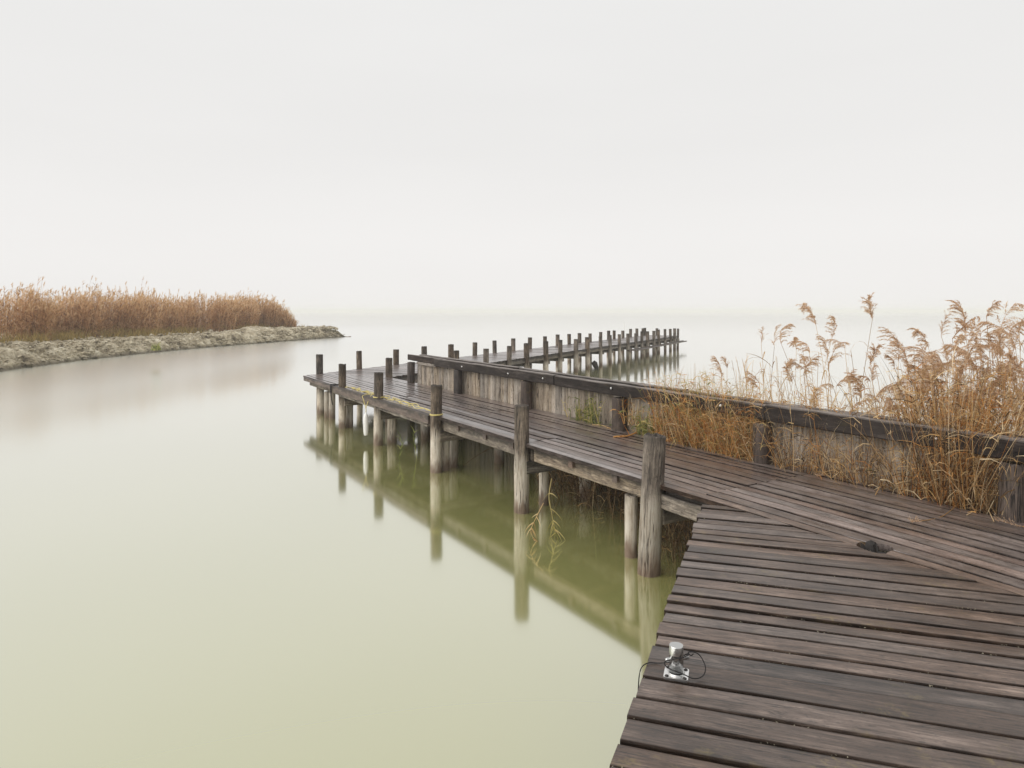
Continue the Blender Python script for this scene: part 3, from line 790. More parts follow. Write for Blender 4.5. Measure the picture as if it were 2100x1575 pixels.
for i in range(nbd):
    n0, n1 = edges[i] + R.uniform(0.005, 0.0085), edges[i + 1] - R.uniform(0.005, 0.0085)
    if i in (0, 1): cuts = [-1.6, TJ + R.uniform(-0.01, 0.01) if i == 1 else 4.75, 7.02, 11.9]
    elif i in (2, 3, 4): cuts = [-1.6, TJ, 7.05 + R.uniform(-.01, .01), 11.9]
    elif i in (7, 8, 9): cuts = [-1.6, TJ, 9.46 + R.uniform(-.01, .01), 14.1]
    elif i in (10, 11): cuts = [-1.6, TJ, 7.05, 11.87]
    else: cuts = [-1.6, TJ, 9.44, 14.1]
    cuts = cuts + [None]
    for j in range(len(cuts) - 1):
        t0 = cuts[j] + 0.004
        if cuts[j + 1] is None: ta, tb = t_far(n0), t_far(n1)
        else: ta = tb = cuts[j + 1] - 0.004
        if ta - t0 < 0.05 and tb - t0 < 0.05: continue
        q = [W(t0, n0), W(ta, n0), W(tb, n1), W(t0, n1)]
        o = wk(plank('plank', [q[3], q[2], q[1], q[0]], ZD + (0.0 if j else 0.002), 0.042, M['deck'] if (i == 0 and j == 0) else M['walk'], None, nseg=max(6, int((ta - t0) * 4)), wander=0.0022, jit=0.003, bev=0.003))
        walk_planks.append(o)
TF = [2.62, 4.745, 7.03, 9.46, 11.92, 14.05]
# lake side piles that stand above the boards
tops = [None, 0.445, 0.455, 0.475, 0.48, 0.49]
rads = [0.1, 0.103, 0.092, 0.088, 0.085, 0.078]
for k, t in enumerate(TF):
    if k == 0: continue
    q = W(t, NF + 0.01)
    lean = (0.0, 0.045) if k == 1 else ((R.gauss(0, .006), R.gauss(0, .008)))
    q2 = q - Vector((math.sin(lean[1]) * 1.65, 0, 0))
    wk(pile('pile', q2.x, q2.y, -0.8, ZD + tops[k], rads[k], None, lean=lean, sides=28, rings=36, hollow=(k == 1), chip=0.016, rough=0.07))
# wall side posts on the deck
for k, t in enumerate([2.46, 4.785, 7.10, 9.41, 11.87, 14.17]):
    q = W(t, NB - 0.105)
    wk(pile('pile', q.x, q.y, -0.8, ZD + [0.43, 0.42, 0.43, 0.455, 0.462, 0.462][k], [0.105, 0.098, 0.098, 0.093, 0.088, 0.085][k], None, mat=M['post'], sides=24, rings=28, chip=0.014, rough=0.05))
# post in the corner by the gap
q = W(hole_t + 0.02, NB - 0.02)
wk(pile('pile', q.x, q.y, -0.8, ZD + 0.46, 0.085, None, sides=18, rings=20))
# shorter bearing piles under the cross beams
for (t, n, r, zt) in [(5.2, 4.585, 0.066, 0.62), (7.16, 4.86, 0.062, 0.52), (7.12, 5.5, 0.08, 0.52), (9.53, 4.62, 0.075, 0.52), (9.62, 4.81, 0.075, 0.50), (9.5, 5.6, 0.08, 0.5),
                      (12.0, 4.75, 0.085, 0.50), (12.0, 5.45, 0.09, 0.5), (14.1, 4.63, 0.075, 0.50), (14.3, 5.6, 0.09, 0.5), (4.9, 5.6, 0.09, 0.6), (16.3, 4.66, 0.085, 0.62), (15.62, 4.62, 0.075, 0.6), (15.40, 4.66, 0.075, 0.6)]:
    q = W(t, n)
    wk(pile('pile', q.x, q.y, -0.8, zt, r, None, lean=(R.gauss(0, .012), R.gauss(0, .012)), sides=20, rings=22, rough=0.08))
# cross beams at each frame
for k, t in enumerate([2.62, 4.80, 7.09, 9.52, 12.0, 14.1]):
    dt = 0.11
    wk(beam('cross_beam', W(t - dt - (0.02 if k > 2 else 0), NF - 0.02 + (0.07 if k in (1,) else 0.04)), W(t - dt, NB), 0.10, ZD - 0.375, ZD - 0.22, M['beam'], None, nseg=8, rough=0.008))
# stringers along the walkway under the boards
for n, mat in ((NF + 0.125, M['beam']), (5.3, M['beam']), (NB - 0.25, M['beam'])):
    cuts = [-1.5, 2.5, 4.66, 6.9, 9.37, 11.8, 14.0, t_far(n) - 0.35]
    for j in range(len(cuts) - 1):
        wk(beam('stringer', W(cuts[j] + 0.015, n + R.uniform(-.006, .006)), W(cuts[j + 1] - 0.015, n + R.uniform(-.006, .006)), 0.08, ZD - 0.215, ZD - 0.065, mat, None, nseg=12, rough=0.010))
# short blocks between stringer and boards
for t in [3.4, 5.35, 6.1, 7.35, 8.05, 8.85, 9.9, 10.7, 11.4, 12.6, 13.3, 14.9, 15.6]:
    wk(beam('joist', W(t, NF + 0.055), W(t, NB - 0.06), 0.08, ZD - 0.135, ZD - 0.044, M['fascia'], None, nseg=4, rough=0.004))
# fascia beams on the lake side, from the third pile to the corner
fz0, fz1 = ZD - 0.125, ZD + 0.012
wk(beam('fascia_beam', W(9.52, NF - 0.055), W(14.35, NF - 0.05), 0.085, fz0, fz1, M['fascia'], None, nseg=24, rough=0.010))
wk(beam('fascia_beam', W(14.36, NF - 0.035), W(t_far(NF) - 0.30, NF - 0.035), 0.06, fz0 + 0.03, fz1 - 0.02, M['fascia'], None, nseg=12, rough=0.010))
wk(beam('fascia_beam', W(9.66, NF - 0.035), W(14.1, NF - 0.035), 0.05, fz0 - 0.055, fz0 - 0.004, M['beam'], None, nseg=20, rough=0.014))
wk(beam('fascia_beam', W(3.93, NF + 0.03), W(4.64, NF + 0.045), 0.06, ZD - 0.225, ZD - 0.085, M['beam'], None, nseg=8, rough=0.012))

# hole where a pile is sawn off below the boards
hc = W(2.645, 4.505)
cut = MB(); seg = 16; ring = []
for s in range(seg):
    a = 2 * math.pi * s / seg; rr = 0.112 * (1 + 0.14 * math.sin(3 * a + 1) + R.uniform(-.07, .07))
    ring.append((math.cos(a) * rr, math.sin(a) * rr * 0.95))
cut.add([Vector((x, y, ZD - 0.3)) + Vector((hc.x, hc.y, 0)) for x, y in ring] + [Vector((x, y, ZD + 0.3)) + Vector((hc.x, hc.y, 0)) for x, y in ring],
        [tuple(range(seg - 1, -1, -1)), tuple(range(seg, 2 * seg))] + [(s, (s + 1) % seg, seg + (s + 1) % seg, seg + s) for s in range(seg)])
cutter = cut.build('cutter', M['rot'])
bpy.context.view_layer.update()
done = []
for o in plat_planks + walk_planks:
    bb = [o.matrix_world @ Vector(c) for c in o.bound_box]
    lx, hx = min(b.x for b in bb), max(b.x for b in bb); ly, hy = min(b.y for b in bb), max(b.y for b in bb)
    if lx - .13 < hc.x < hx + .13 and ly - .13 < hc.y < hy + .13:
        md = o.modifiers.new('b', 'BOOLEAN'); md.operation = 'DIFFERENCE'; md.object = cutter; md.solver = 'EXACT'; done.append(o)
dg = bpy.context.evaluated_depsgraph_get()
for o in done:
    me = bpy.data.meshes.new_from_object(o.evaluated_get(dg))
    o.modifiers.clear(); o.data = me
bpy.data.objects.remove(cutter)
stp = MB(); vs = []; sg = 18
for (z, k) in ((-1.6, 1), (-0.10, 1.0), (-0.03, 0.97)):
    for s in range(sg):
        a = 2 * math.pi * s / sg
        jag = 0.0 if z < -0.05 else (0.055 if s in (3, 4, 5, 8, 9) else -0.02) + R.uniform(-.012, .012)
        vs.append(Vector((math.cos(a) * 0.092 * k, math.sin(a) * 0.092 * k, z + jag)))
for s in range(sg):
    a = 2 * math.pi * s / sg
    vs.append(Vector((math.cos(a) * 0.055, math.sin(a) * 0.055, (0.005 if s in (4, 5, 8) else -0.05) + R.uniform(-.015, .015))))
vs.append(Vector((0, 0, -0.09)))
fs = [(i * sg + s, i * sg + (s + 1) % sg, (i + 1) * sg + (s + 1) % sg, (i + 1) * sg + s) for i in range(3) for s in range(sg)] + [(3 * sg + s, 3 * sg + (s + 1) % sg, 4 * sg) for s in range(sg)]
stp.add(vs, fs)
wk(stp.build('stump', M['rot'], None, (hc.x, hc.y, ZD)))['label'] = 'black rotten pile stump in a hole in the boards'

# ------------------------------------------------------------------ long pier beyond the corner
pier = tag(empty('pier', P(30, -11, 0)), 'long wooden pier with two rows of short posts reaching far into the lake', 'pier')
def pr(o):
    o.parent = pier; o.matrix_parent_inverse = Matrix.Translation(-Vector(pier.location)); return o
T_END = 45.4 / D2.y + 5.0
T_END = D2.dot(Vector((9.5, 45.0, 0)))
t = CROSS0 + 0.004
protos = []
nb_ = int((T_END - CROSS0) / 0.137)
step = (T_END - CROSS0) / nb_
for i in range(nb_):
    t0, t1 = CROSS0 + i * step + 0.003, CROSS0 + (i + 1) * step - 0.003
    q = [P(t0, PL - R.uniform(0, .02)), P(t0, PR + R.uniform(0, .02)), P(t1, PR + R.uniform(0, .02)), P(t1, PL - R.uniform(0, .02))]
    pr(plank('plank', q, ZD, 0.045, M['walk'], None, nseg=2 if i > 40 else 5, jit=0.002))
pm = [pile_mesh(2.15 + 0.0 * k, 0.078 + 0.005 * k, 12, 12, 0.07, name='pile') for k in range(5)]
ul = [657, 740, 811, 873, 926, 973, 1015.7, 1053, 1086, 1117, 1144, 1168, 1189, 1210.5, 1231, 1247, 1259, 1277, 1293, 1307, 1317, 1326, 1333]
ur = [936, 993, 1041, 1080, 1117.6, 1147, 1178, 1203.6, 1231, 1250, 1269, 1286, 1303, 1315, 1327, 1340, 1350, 1363, 1374, 1382, 1388]
tl, trr = [], []
for u in ul:
    q = G(u, 638 + 0.118 * (1742 - u)); tl.append(min(D2.dot(q), T_END - 0.05))
for u in ur:
    q = G(u, 638 + 0.1431 * (1742 - u)); trr.append(min(D2.dot(q), T_END + 0.05))
for rowt, nn in ((tl, PL - 0.0), (trr, PR + 0.03)):
    for t in rowt:
        q = P(t, nn)
        me = R.choice(pm)
        sc_ = R.uniform(0.97, 1.03)
        o = pr(place(me, 'pile', (q.x, q.y, -0.82 + R.gauss(0, 0.02)), None, lean=(R.gauss(0, .014), R.gauss(0, .014)), rz=R.uniform(0, 6.28)))
for u in (1357,):                                        # a post on the far head of the pier
    q = P(T_END + 0.35, PL + 0.7)
    pr(place(pm[3], 'pile', (q.x, q.y, -0.84), None))
# stringers under both edges, cut at every frame; cross beams; low rail along the far right side
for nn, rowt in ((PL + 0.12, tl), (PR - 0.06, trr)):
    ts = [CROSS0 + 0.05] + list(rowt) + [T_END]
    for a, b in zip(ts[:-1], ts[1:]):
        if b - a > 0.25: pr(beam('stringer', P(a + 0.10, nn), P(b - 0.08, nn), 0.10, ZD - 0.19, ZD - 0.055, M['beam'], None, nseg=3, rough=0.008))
for t in trr:
    pr(beam('cross_beam', P(t + 0.12, PL - 0.05), P(t + 0.12, PR + 0.12), 0.11, ZD - 0.345, ZD - 0.195, M['beam'], None, nseg=3, rough=0.008))
for t in (CROSS0 + 0.3, CROSS0 + 2.0):
    pr(beam('cross_beam', P(t, PL - 0.05), P(t, PR - 0.1), 0.11, ZD - 0.345, ZD - 0.195, M['beam'], None, nseg=3))
pr(beam('stringer', P(CROSS0 + 0.06, PR - 0.03), P(trr[0] - 0.1, PR - 0.03), 0.05, ZD - 0.26, ZD - 0.05, M['fascia'], None, nseg=6))
i0 = 11
ra, rb = P(trr[i0] - 0.4, PR + 0.17), P(T_END + 0.75, PR + 0.17)
pr(beam('rail', ra, rb, 0.14, ZD - 0.40, ZD - 0.33, M['fascia'], None, nseg=16, rough=0.01))
ra, rb = P(trr[i0] - 0.1, PR + 0.40), P(T_END + 0.6, PR + 0.40)
pr(beam('rail', ra, rb, 0.14, ZD - 0.40, ZD - 0.34, M['fascia'], None, nseg=16, rough=0.01))
q = P(tl[17] + 0.3, PL + 0.02)
pm_ = MB(); tube(pm_, [q + Vector((0, 0, ZD - 0.5)), q + Vector((-0.02, 0, ZD + 0.98))], 0.025, 8)
pr(pm_.build('pole', M['steel_plate']))['label'] = 'thin pale pole standing above the posts'

sq = G(1222, 758, 0.0)
st_ = MB()
tube(st_, [sq + Vector((0.06, 0, -0.5)), sq + Vector((0.03, 0, 0.05)), sq + Vector((-0.05, 0, 0.25)), sq + Vector((-0.12, 0, 0.33))], [0.085, 0.09, 0.12, 0.09], 10)
tag(st_.build('post_stump', M['rot']), 'dark leaning post stump rising from the water beside the pier', 'stump')

# ------------------------------------------------------------------ stake wall
wall = tag(empty('stake_wall', W(8.0, 6.25, 0)), 'low timber wall of pale upright stakes under a blackened cap beam', 'wall')
def wa(o):
    o.parent = wall; o.matrix_parent_inverse = Matrix.Translation(-Vector(wall.location)); return o
t = 14.28 - 0.12
stake_protos = []
while t > -1.4:
    wd = R.choice([R.uniform(0.11, 0.16), R.uniform(0.16, 0.22), R.uniform(0.2, 0.27)])
    if t < 6: wd = R.uniform(0.19, 0.28)
    r = wd / 2; h = ZD + 0.62 - 0.15 + 0.7; mb = MB(); vs = []; ph = R.uniform(0, 99); sides = 14; rings = 12
    dep = R.uniform(0.065, 0.085) if wd > 0.17 else wd / 2
    for i in range(rings + 1):
        z = h * i / rings
        for s in range(sides):
            a = 2 * math.pi * s / sides
            k = 1 + 0.06 * mnoise.noise(Vector((math.cos(a) + ph, math.sin(a), z * 2)))
            ex = abs(math.cos(a)) ** 0.88 * (1 if math.cos(a) > 0 else -1)
            vs.append(Vector((ex * r * k * 0.985, math.sin(a) * dep * k, z)))
    fs = [(i * sides + s, i * sides + (s + 1) % sides, (i + 1) * sides + (s + 1) % sides, (i + 1) * sides + s) for i in range(rings) for s in range(sides)]
    fs.append(tuple(rings * sides + s for s in range(sides)))
    mb.add(vs, fs)
    q = W(t - r, 6.17 + dep + R.uniform(-0.008, 0.018))
    o = wa(mb.build('stake', M['stake'], None, (q.x, q.y, -0.7), smooth=True))
    o.rotation_euler = (R.gauss(0, .004), R.gauss(0, .005), math.atan2(D1.y, D1.x))
    t -= wd - (R.uniform(0.024, 0.036) if t > 6 else R.uniform(0.036, 0.05))
ct = ZD + 0.62
# cap: front row and back row of squared beams, each laid end to end
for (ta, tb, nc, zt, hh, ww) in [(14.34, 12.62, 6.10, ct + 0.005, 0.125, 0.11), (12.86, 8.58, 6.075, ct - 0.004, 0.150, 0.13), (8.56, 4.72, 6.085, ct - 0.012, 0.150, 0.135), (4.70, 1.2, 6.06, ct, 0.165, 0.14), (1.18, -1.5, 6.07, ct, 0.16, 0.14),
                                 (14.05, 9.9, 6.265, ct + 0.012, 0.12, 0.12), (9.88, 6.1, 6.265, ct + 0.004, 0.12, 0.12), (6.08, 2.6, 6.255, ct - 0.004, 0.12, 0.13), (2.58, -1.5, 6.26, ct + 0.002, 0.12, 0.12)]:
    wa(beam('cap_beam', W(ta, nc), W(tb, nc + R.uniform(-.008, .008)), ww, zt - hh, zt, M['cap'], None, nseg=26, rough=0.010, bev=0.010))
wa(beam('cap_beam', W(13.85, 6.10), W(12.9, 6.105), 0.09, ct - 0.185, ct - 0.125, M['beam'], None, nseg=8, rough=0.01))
bolt = MB(); lathe(bolt, [(0.016, 0), (0.016, 0.012), (0.010, 0.018)], 8); bolt_me = bolt.mesh('bolt', M['steel_plate'])
for (t, dz) in [(9.9, 0.08), (8.85, 0.075), (11.6, 0.08), (7.2, 0.07), (5.3, 0.08), (3.0, 0.08)]:
    q = W(t, 6.075 - 0.066)
    o = wa(place(bolt_me, 'bolt', (q.x, q.y, ct - dz), None)); o.rotation_euler = (math.radians(90), 0, math.atan2(N1.y, N1.x) - math.radians(90))

# ------------------------------------------------------------------ things on the decks
b0 = G(1387, 1386)
bol = tag(empty('bollard', b0 + Vector((0, 0, 0.008))), 'small polished steel mooring bollard screwed to the edge of the plank platform', 'bollard')
bol.rotation_euler = (0, 0, math.atan2(PD.y, PD.x))
mb = MB(); s_ = 0.052; c_ = 0.008
pts = [(s_ - c_, -s_), (s_, -s_ + c_), (s_, s_ - c_), (s_ - c_, s_), (-s_ + c_, s_), (-s_, s_ - c_), (-s_, -s_ + c_), (-s_ + c_, -s_)]
mb.add([Vector((x, y, -0.012)) for x, y in pts] + [Vector((x, y, 0.005)) for x, y in pts], [tuple(range(7, -1, -1)), tuple(range(8, 16))] + [(i, (i + 1) % 8, 8 + (i + 1) % 8, 8 + i) for i in range(8)])
plate = mb.build('base_plate', M['steel_plate'], bol)
scr = MB(); lathe(scr, [(0.009, 0), (0.009, 0.002), (0.005, 0.005)], 10); scr_me = scr.mesh('screw', M['iron'], True)
for sx in (-1, 1):
    for sy in (-1, 1):
        place(scr_me, 'screw', (sx * 0.038, sy * 0.038, 0.005), plate)
mb = MB(); lathe(mb, [(0.037, 0.005), (0.037, 0.010), (0.0350, 0.012), (0.0305, 0.012)], 32); mb.build('collar', M['steel'], bol)
mb = MB(); lathe(mb, [(0.0305, 0.015), (0.0305, 0.125), (0.0295, 0.128), (0.027, 0.1285)], 40); o = mb.build('post', M['steel'], bol)
o.data.polygons.foreach_set('use_smooth', [len(p.vertices) == 4 and abs(p.normal.z) < .5 for p in o.data.polygons])
mb = MB(); tube(mb, [(-0.045, -0.022, 0.066), (-0.040, -0.020, 0.066), (0.05, 0.03, 0.066)], [0.006, 0.0085, 0.0085], 14); mb.build('cross_pin', M['steel'], bol, smooth=True)

bx = lambda x, y, z: bol.matrix_basis @ Vector((x, y, z))
mb = MB()
lp = smooth_path([(-0.172, -0.02, -0.30), (-0.166, -0.012, -0.13), (-0.158, 0.004, -0.015), (-0.130, 0.045, 0.005), (-0.08, 0.06, 0.006), (-0.02, 0.045, 0.03), (0.036, 0.010, 0.085), (0.055, -0.005, 0.098), (0.030, -0.022, 0.088), (-0.012, -0.036, 0.080), (-0.047, -0.028, 0.060), (-0.034, -0.036, 0.040), (0.03, -0.037, 0.024), (0.075, -0.03, 0.008), (0.112, 0.0, 0.010), (0.122, 0.03, 0.035), (0.10, 0.04, 0.075), (0.075, 0.02, 0.098), (0.05, 0.0, 0.103), (0.062, 0.005, 0.088), (0.072, 0.0, 0.100)], 6)
tube(mb, [bx(*p) for p in lp], 0.0025, 6)
tag(mb.build('mooring_cord', M['black_rope'], smooth=True), 'thin black cord looped round the steel bollard and over the edge', 'rope')

# yellow rope along the walkway's edge
mb = MB()
def wr(t, n, z): return W(t, NF + n, ZD + z)
pts = []
for i in range(46):
    t = 14.25 - (14.25 - 9.5) * i / 45
    pts.append(wr(t + R.gauss(0, .08), 0.075 + R.gauss(0, .035), 0.014 + abs(R.gauss(0, .018))))
tube(mb, smooth_path(pts, 4), 0.0065, 5)
pts = []
for i in range(60):
    t = 13.75 - (13.75 - 9.55) * i / 59
    pts.append(wr(t + R.gauss(0, .13), 0.11 + R.gauss(0, .045), 0.016 + abs(R.gauss(0, .02))))
tube(mb, smooth_path(pts, 4), 0.006, 5)
for (tc_, rr, turns) in ((11.92, 0.093, 2), (9.46, 0.096, 2)):
    cpt = [W(tc_, NF + 0.01, ZD + 0.018 + 0.010 * i / 24) + Vector((math.cos(i / 24 * 6.28) * rr, math.sin(i / 24 * 6.28) * rr, 0)) for i in range(24 * turns + 1)]
    tube(mb, cpt, 0.007, 5)
tag(mb.build('yellow_rope', M['yellow_rope'], smooth=True), 'tangled yellow rope lying along the lake side edge of the walkway', 'rope')

# white fender hanging on a yellow line from the fascia
ft = 12.18
fq = W(ft, NF - 0.14)
fen = tag(empty('fender', (fq.x, fq.y, 0.16)), 'slim white boat fender hanging by a yellow line from the walkway edge', 'fender')
mb = MB(); prof = [(0.012, -0.012), (0.030, -0.010), (0.034, 0.0), (0.040, 0.03), (0.0445, 0.07), (0.046, 0.12), (0.046, 0.27), (0.0445, 0.32), (0.038, 0.36), (0.026, 0.385), (0.016, 0.395), (0.014, 0.415)]
lathe(mb, prof, 20); mb.build('body', M['fender'], fen, smooth=True)
mb = MB()
zt = ZD - 0.16 - 0.20
tube(mb, [(0, 0, 0.41), (0.005, 0, 0.45), (0, 0, zt)], 0.007, 6)
tube(mb, smooth_path([(0, 0, zt), (-0.05, 0.02, zt + 0.16), (-0.075, 0.05, zt + 0.22), (-0.03, 0.15, zt + 0.235), (0.04, 0.21, zt + 0.235)], 6), 0.007, 6)
tube(mb, smooth_path([(0, 0, zt), (0.045, 0.02, zt + 0.15), (0.07, 0.05, zt + 0.21), (0.08, 0.16, zt + 0.23)], 6), 0.007, 6)
mb.build('line', M['yellow_rope'], fen, smooth=True)

# black strap slung round the fascia near the corner
mb = MB()
t0 = 14.52
for dt, dn in ((0.0, 0.0), (0.09, 0.0)):
    tube(mb, smooth_path([wr(t0 + dt, 0.10, 0.006), wr(t0 + dt, -0.02, 0.012), wr(t0 + dt * .9, -0.075, 0.006), wr(t0 + dt * .5, -0.085, -0.12), wr(t0 + 0.03, -0.075, -0.25), wr(t0 + 0.02, -0.05, -0.42)], 5), 0.011, 6)
tube(mb, [wr(t0 - 0.02, 0.10, 0.012), wr(t0 + 0.11, 0.10, 0.012)], 0.011, 6)
tag(mb.build('black_strap', M['black_rope'], smooth=True), 'black strap slung over the fascia beam near the walkway corner', 'strap')

# ------------------------------------------------------------------ reeds behind the wall, one thing each
def stem_curve(h, lean, bend, n=7):
    pts = []; p = Vector((0, 0, 0)); d = Vector((lean[0], lean[1], 1)).normalized()
    for i in range(n + 1):
        pts.append(p.copy()); p = p + d * (h / n)
        d = (d + Vector((bend[0], bend[1], -0.02)) * (i / n) / n * 2.2).normalized()
    return pts, d

def plume_mesh(L, dr, br=18, seed=0):
    """feathery seed head: side branches off a bending axis, each with fine drooping spikelets"""
    rr = random.Random(seed); mb = MB()
    p = Vector((0, 0, 0)); d = Vector((dr * 0.2, 0, 1)).normalized(); ax = []
    for i in range(11):
        ax.append((p.copy(), d.copy())); p = p + d * (L / 10); d = (d + Vector((dr * 0.12, rr.gauss(0, .05), -0.10 * abs(dr)))).normalized()
    tube(mb, [a[0] for a in ax], [0.0026 * (1 - i / 12) for i in range(11)], 4)
    for i in range(br):
        s = (i + rr.random()) / br; k = min(int(s * 10), 9); a, dd = ax[k]; a = a.lerp(ax[k + 1][0], s * 10 - k)
        out = Vector((rr.gauss(0, 1), rr.gauss(0, 1), rr.gauss(0, 0.6))).normalized()
        v = (dd * 0.95 + out * 0.55 + Vector((dr * 0.35, 0, 0))).normalized()
        ln = L * (0.22 + 0.34 * math.sin(math.pi * min(1, 0.2 + 0.75 * s))) * rr.uniform(0.5, 1.2)
        q = a.copy(); n_ = 9
        for j in range(n_):
            t = j / n_
            q2 = q + v * ln / n_
            for z in range(3):
                o2 = Vector((rr.gauss(0, 1), rr.gauss(0, 1), rr.gauss(0, 1))).normalized()
                w_ = (v + o2 * 0.75 + Vector((dr * 0.2, 0, -0.35))).normalized() * rr.uniform(0.012, 0.032)
                sd_ = w_.cross(o2).normalized() * rr.uniform(0.0016, 0.0032)
                mb.add([q - sd_, q + sd_, q + w_ * 0.6 + sd_ * 0.8, q + w_], [(0, 1, 2), (0, 2, 3)])
            q = q2; v = (v + Vector((dr * 0.10, 0, -0.10 - 0.07 * abs(dr)))).normalized()
    return mb.mesh('plume', M['plume'])

def leaf_mesh(L, wd, droop, seed):
    rr = random.Random(seed); mb = MB(); vs = []; fs = []; seg = 6
    d = Vector((0.55, 0, 1)).normalized(); p = Vector((0, 0, 0)); tw = rr.uniform(-1, 1)
    for i in range(seg + 1):
        t = i / seg; ww = wd * 0.5 * (0.55 + 0.9 * t if t < 0.4 else (1 - t) / 0.6 * 0.91)
        a = tw * t; s = Vector((0, math.cos(a), math.sin(a)))
        if i < seg: vs += [p - s * ww, p + s * ww]
        else: vs += [p]
        p = p + d * (L / seg); d = (d + Vector((0.10, 0, -droop / seg))).normalized()
    for i in range(seg - 1): fs.append((2 * i, 2 * i + 1, 2 * i + 3, 2 * i + 2))
    fs.append((2 * seg - 2, 2 * seg - 1, 2 * seg)); mb.add(vs, fs)
    return mb

PLUMES = [plume_mesh(R.uniform(0.15, 0.28), R.choice([R.uniform(0.1, 0.6), R.uniform(0.5, 1.2), R.uniform(1.0, 1.9)]), R.randint(12, 26), 100 + i) for i in range(18)]
LEAVES = [leaf_mesh(R.uniform(0.20, 0.46), R.uniform(0.007, 0.014), R.uniform(0.6, 3.6), i).mesh('leaf', M['straw']) for i in range(14)]
STEMS = {}
def reed(u, v, n, label, group, mats='straw', plume=True, nleaf=4, lean=None, z0=-0.1, wind=None):
    """one reed rooted at column u behind the wall whose tip reaches photo row v"""
    if group == GRP:
        for lim, a_, g_ in ((1600, 'short brown plumed reed at the thin edge of the reeds, over the rusty grass', 'plumed reeds over the rusty grass'),
                            (1740, 'tall tan plumed reed in the airy bunch over the middle of the wall', 'tall plumed reeds over the middle of the wall'),
                            (1880, 'low drooping plumed reed in the dip between the two tall reed bunches', 'low plumed reeds between the tall bunches'),
                            (9999, *(('tan plumed reed whose head rises clear of the dense thicket by the end post', 'plumed reeds rising clear of the dense thicket') if v < 700 else
                                     ('tan plumed reed with its head amid the dense thicket by the end post', 'plumed reeds amid the dense thicket') if v < 775 else
                                     ('low tan plumed reed with its head close above the wall cap in the dense thicket', 'plumed reeds low in the dense thicket')))):
            if u < lim: label, group = a_, g_; break
    elif group == GRP2:
        for lim, a_, g_ in ((1700, 'bare straight straw stalk in the airy bunch over the middle of the wall', 'bare stalks over the middle of the wall'),
                            (1880, 'bare straw stalk in the dip between the two tall reed bunches', 'bare stalks between the tall bunches'),
                            (9999, 'bare straw stalk in the dense thicket behind the near end of the wall', 'bare stalks in the dense thicket')):
            if u < lim: label, group = a_, g_; break
    q = on_n(u, n)
    ztip = ZC - (v - 638.0) / F * q.y
    h = max(0.5, ztip - z0 - (0.11 if plume else 0))
    ln = lean if lean is not None else ((R.gauss(0, .06), R.gauss(0, .06)) if R.random() < 0.85 else (R.gauss(0, .28), R.gauss(0, .2)))
    pts, d = stem_curve(h, ln, (R.gauss(-.12, .12), R.gauss(0, .08)))
    sh = pts[-1]
    mb = MB(); tube(mb, pts, [0.0042 * (1 - 0.55 * i / 7) for i in range(8)], 5)
    o = mb.build('reed', M[mats], None, (q.x - sh.x, q.y - sh.y, z0))
    tag(o, label, 'reed', group)
    for j in range(nleaf):
        t = R.uniform(0.45, 0.97); k = min(int(t * 7), 6); p = pts[k].lerp(pts[k + 1], t * 7 - k)
        l_ = bpy.data.objects.new('leaf', R.choice(LEAVES)); col.objects.link(l_); l_.parent = o; l_.location = p
        l_.rotation_euler = (R.gauss(0, .2), R.gauss(0, .25), R.uniform(0, 6.28)); s = R.uniform(0.6, 1.15); l_.scale = (s, s, s)
    if plume:
        l_ = bpy.data.objects.new('plume', R.choice(PLUMES)); col.objects.link(l_); l_.parent = o; l_.location = pts[-1]
        a = R.gauss(math.pi, 1.0) if (wind is None and R.random() < 0.72) else R.gauss(0, 0.9)
        l_.rotation_euler = (R.gauss(0, .2), R.gauss(0, .25), a); s = R.choice([R.uniform(0.6, 0.9), R.uniform(0.95, 1.45)]); l_.scale = (s, s, s)
    return o

GRP2 = 'bare dry reed stalks behind the low stake wall'
GRP = 'dry reeds standing behind the low stake wall'
LB = 'dry tan reed with feathery drooping plume standing behind the stake wall'
LB2 = 'dry plumeless reed stalk standing behind the stake wall'
special = {1789: ('tallest lone reed with a pale plume rising clear above the wall', 'x'), 1673: ('reed with upright twin brown plume rising from the clump over the middle of the wall', 'x')}
tips = [(1561, 678), (1588, 690), (1602, 677), (1633, 696), (1673, 643), (1706, 667), (1732, 688), (1697, 712), (1789, 629), (1784, 724), (1834, 722), (1842, 713), (1860, 772), (1895, 720), (1904, 679), (1930, 652), (1953, 667), (1979, 658),
        (2023, 624), (2048, 656), (2069, 658), (2090, 649), (2097, 670), (2017, 716), (2045, 700), (2075, 704), (2026, 749), (2060, 749), (1773, 776), (1766, 795), (1804, 803), (1862, 745), (1877, 759), (1480, 744), (1491, 737), (1557, 760), (1553, 775),
        (1612, 730), (1640, 720), (1650, 735), (1660, 700), (1625, 745), (1715, 770), (1745, 765), (1900, 760), (1890, 790), (1915, 775), (1930, 745), (1945, 720), (1965, 705), (1985, 700), (2000, 690), (2010, 665), (2035, 680), (2055, 690), (2083, 690),
        (1870, 800), (1880, 830), (1910, 810), (1850, 790), (1990, 760), (2040, 770), (2085, 760), (2070, 790), (1820, 800), (1835, 770), (2095, 730), (2098, 800), (1960, 770), (1975, 740)]
for (u, v) in tips:
    sp_ = special.get(u)
    reed(u, v, 6.42 + R.random() ** 1.5 * 0.75, sp_[0] if sp_ else LB, None if sp_ else GRP, nleaf=R.randint(2, 5), wind=(1 if u in (1930, 2023, 2069, 2090) else None))
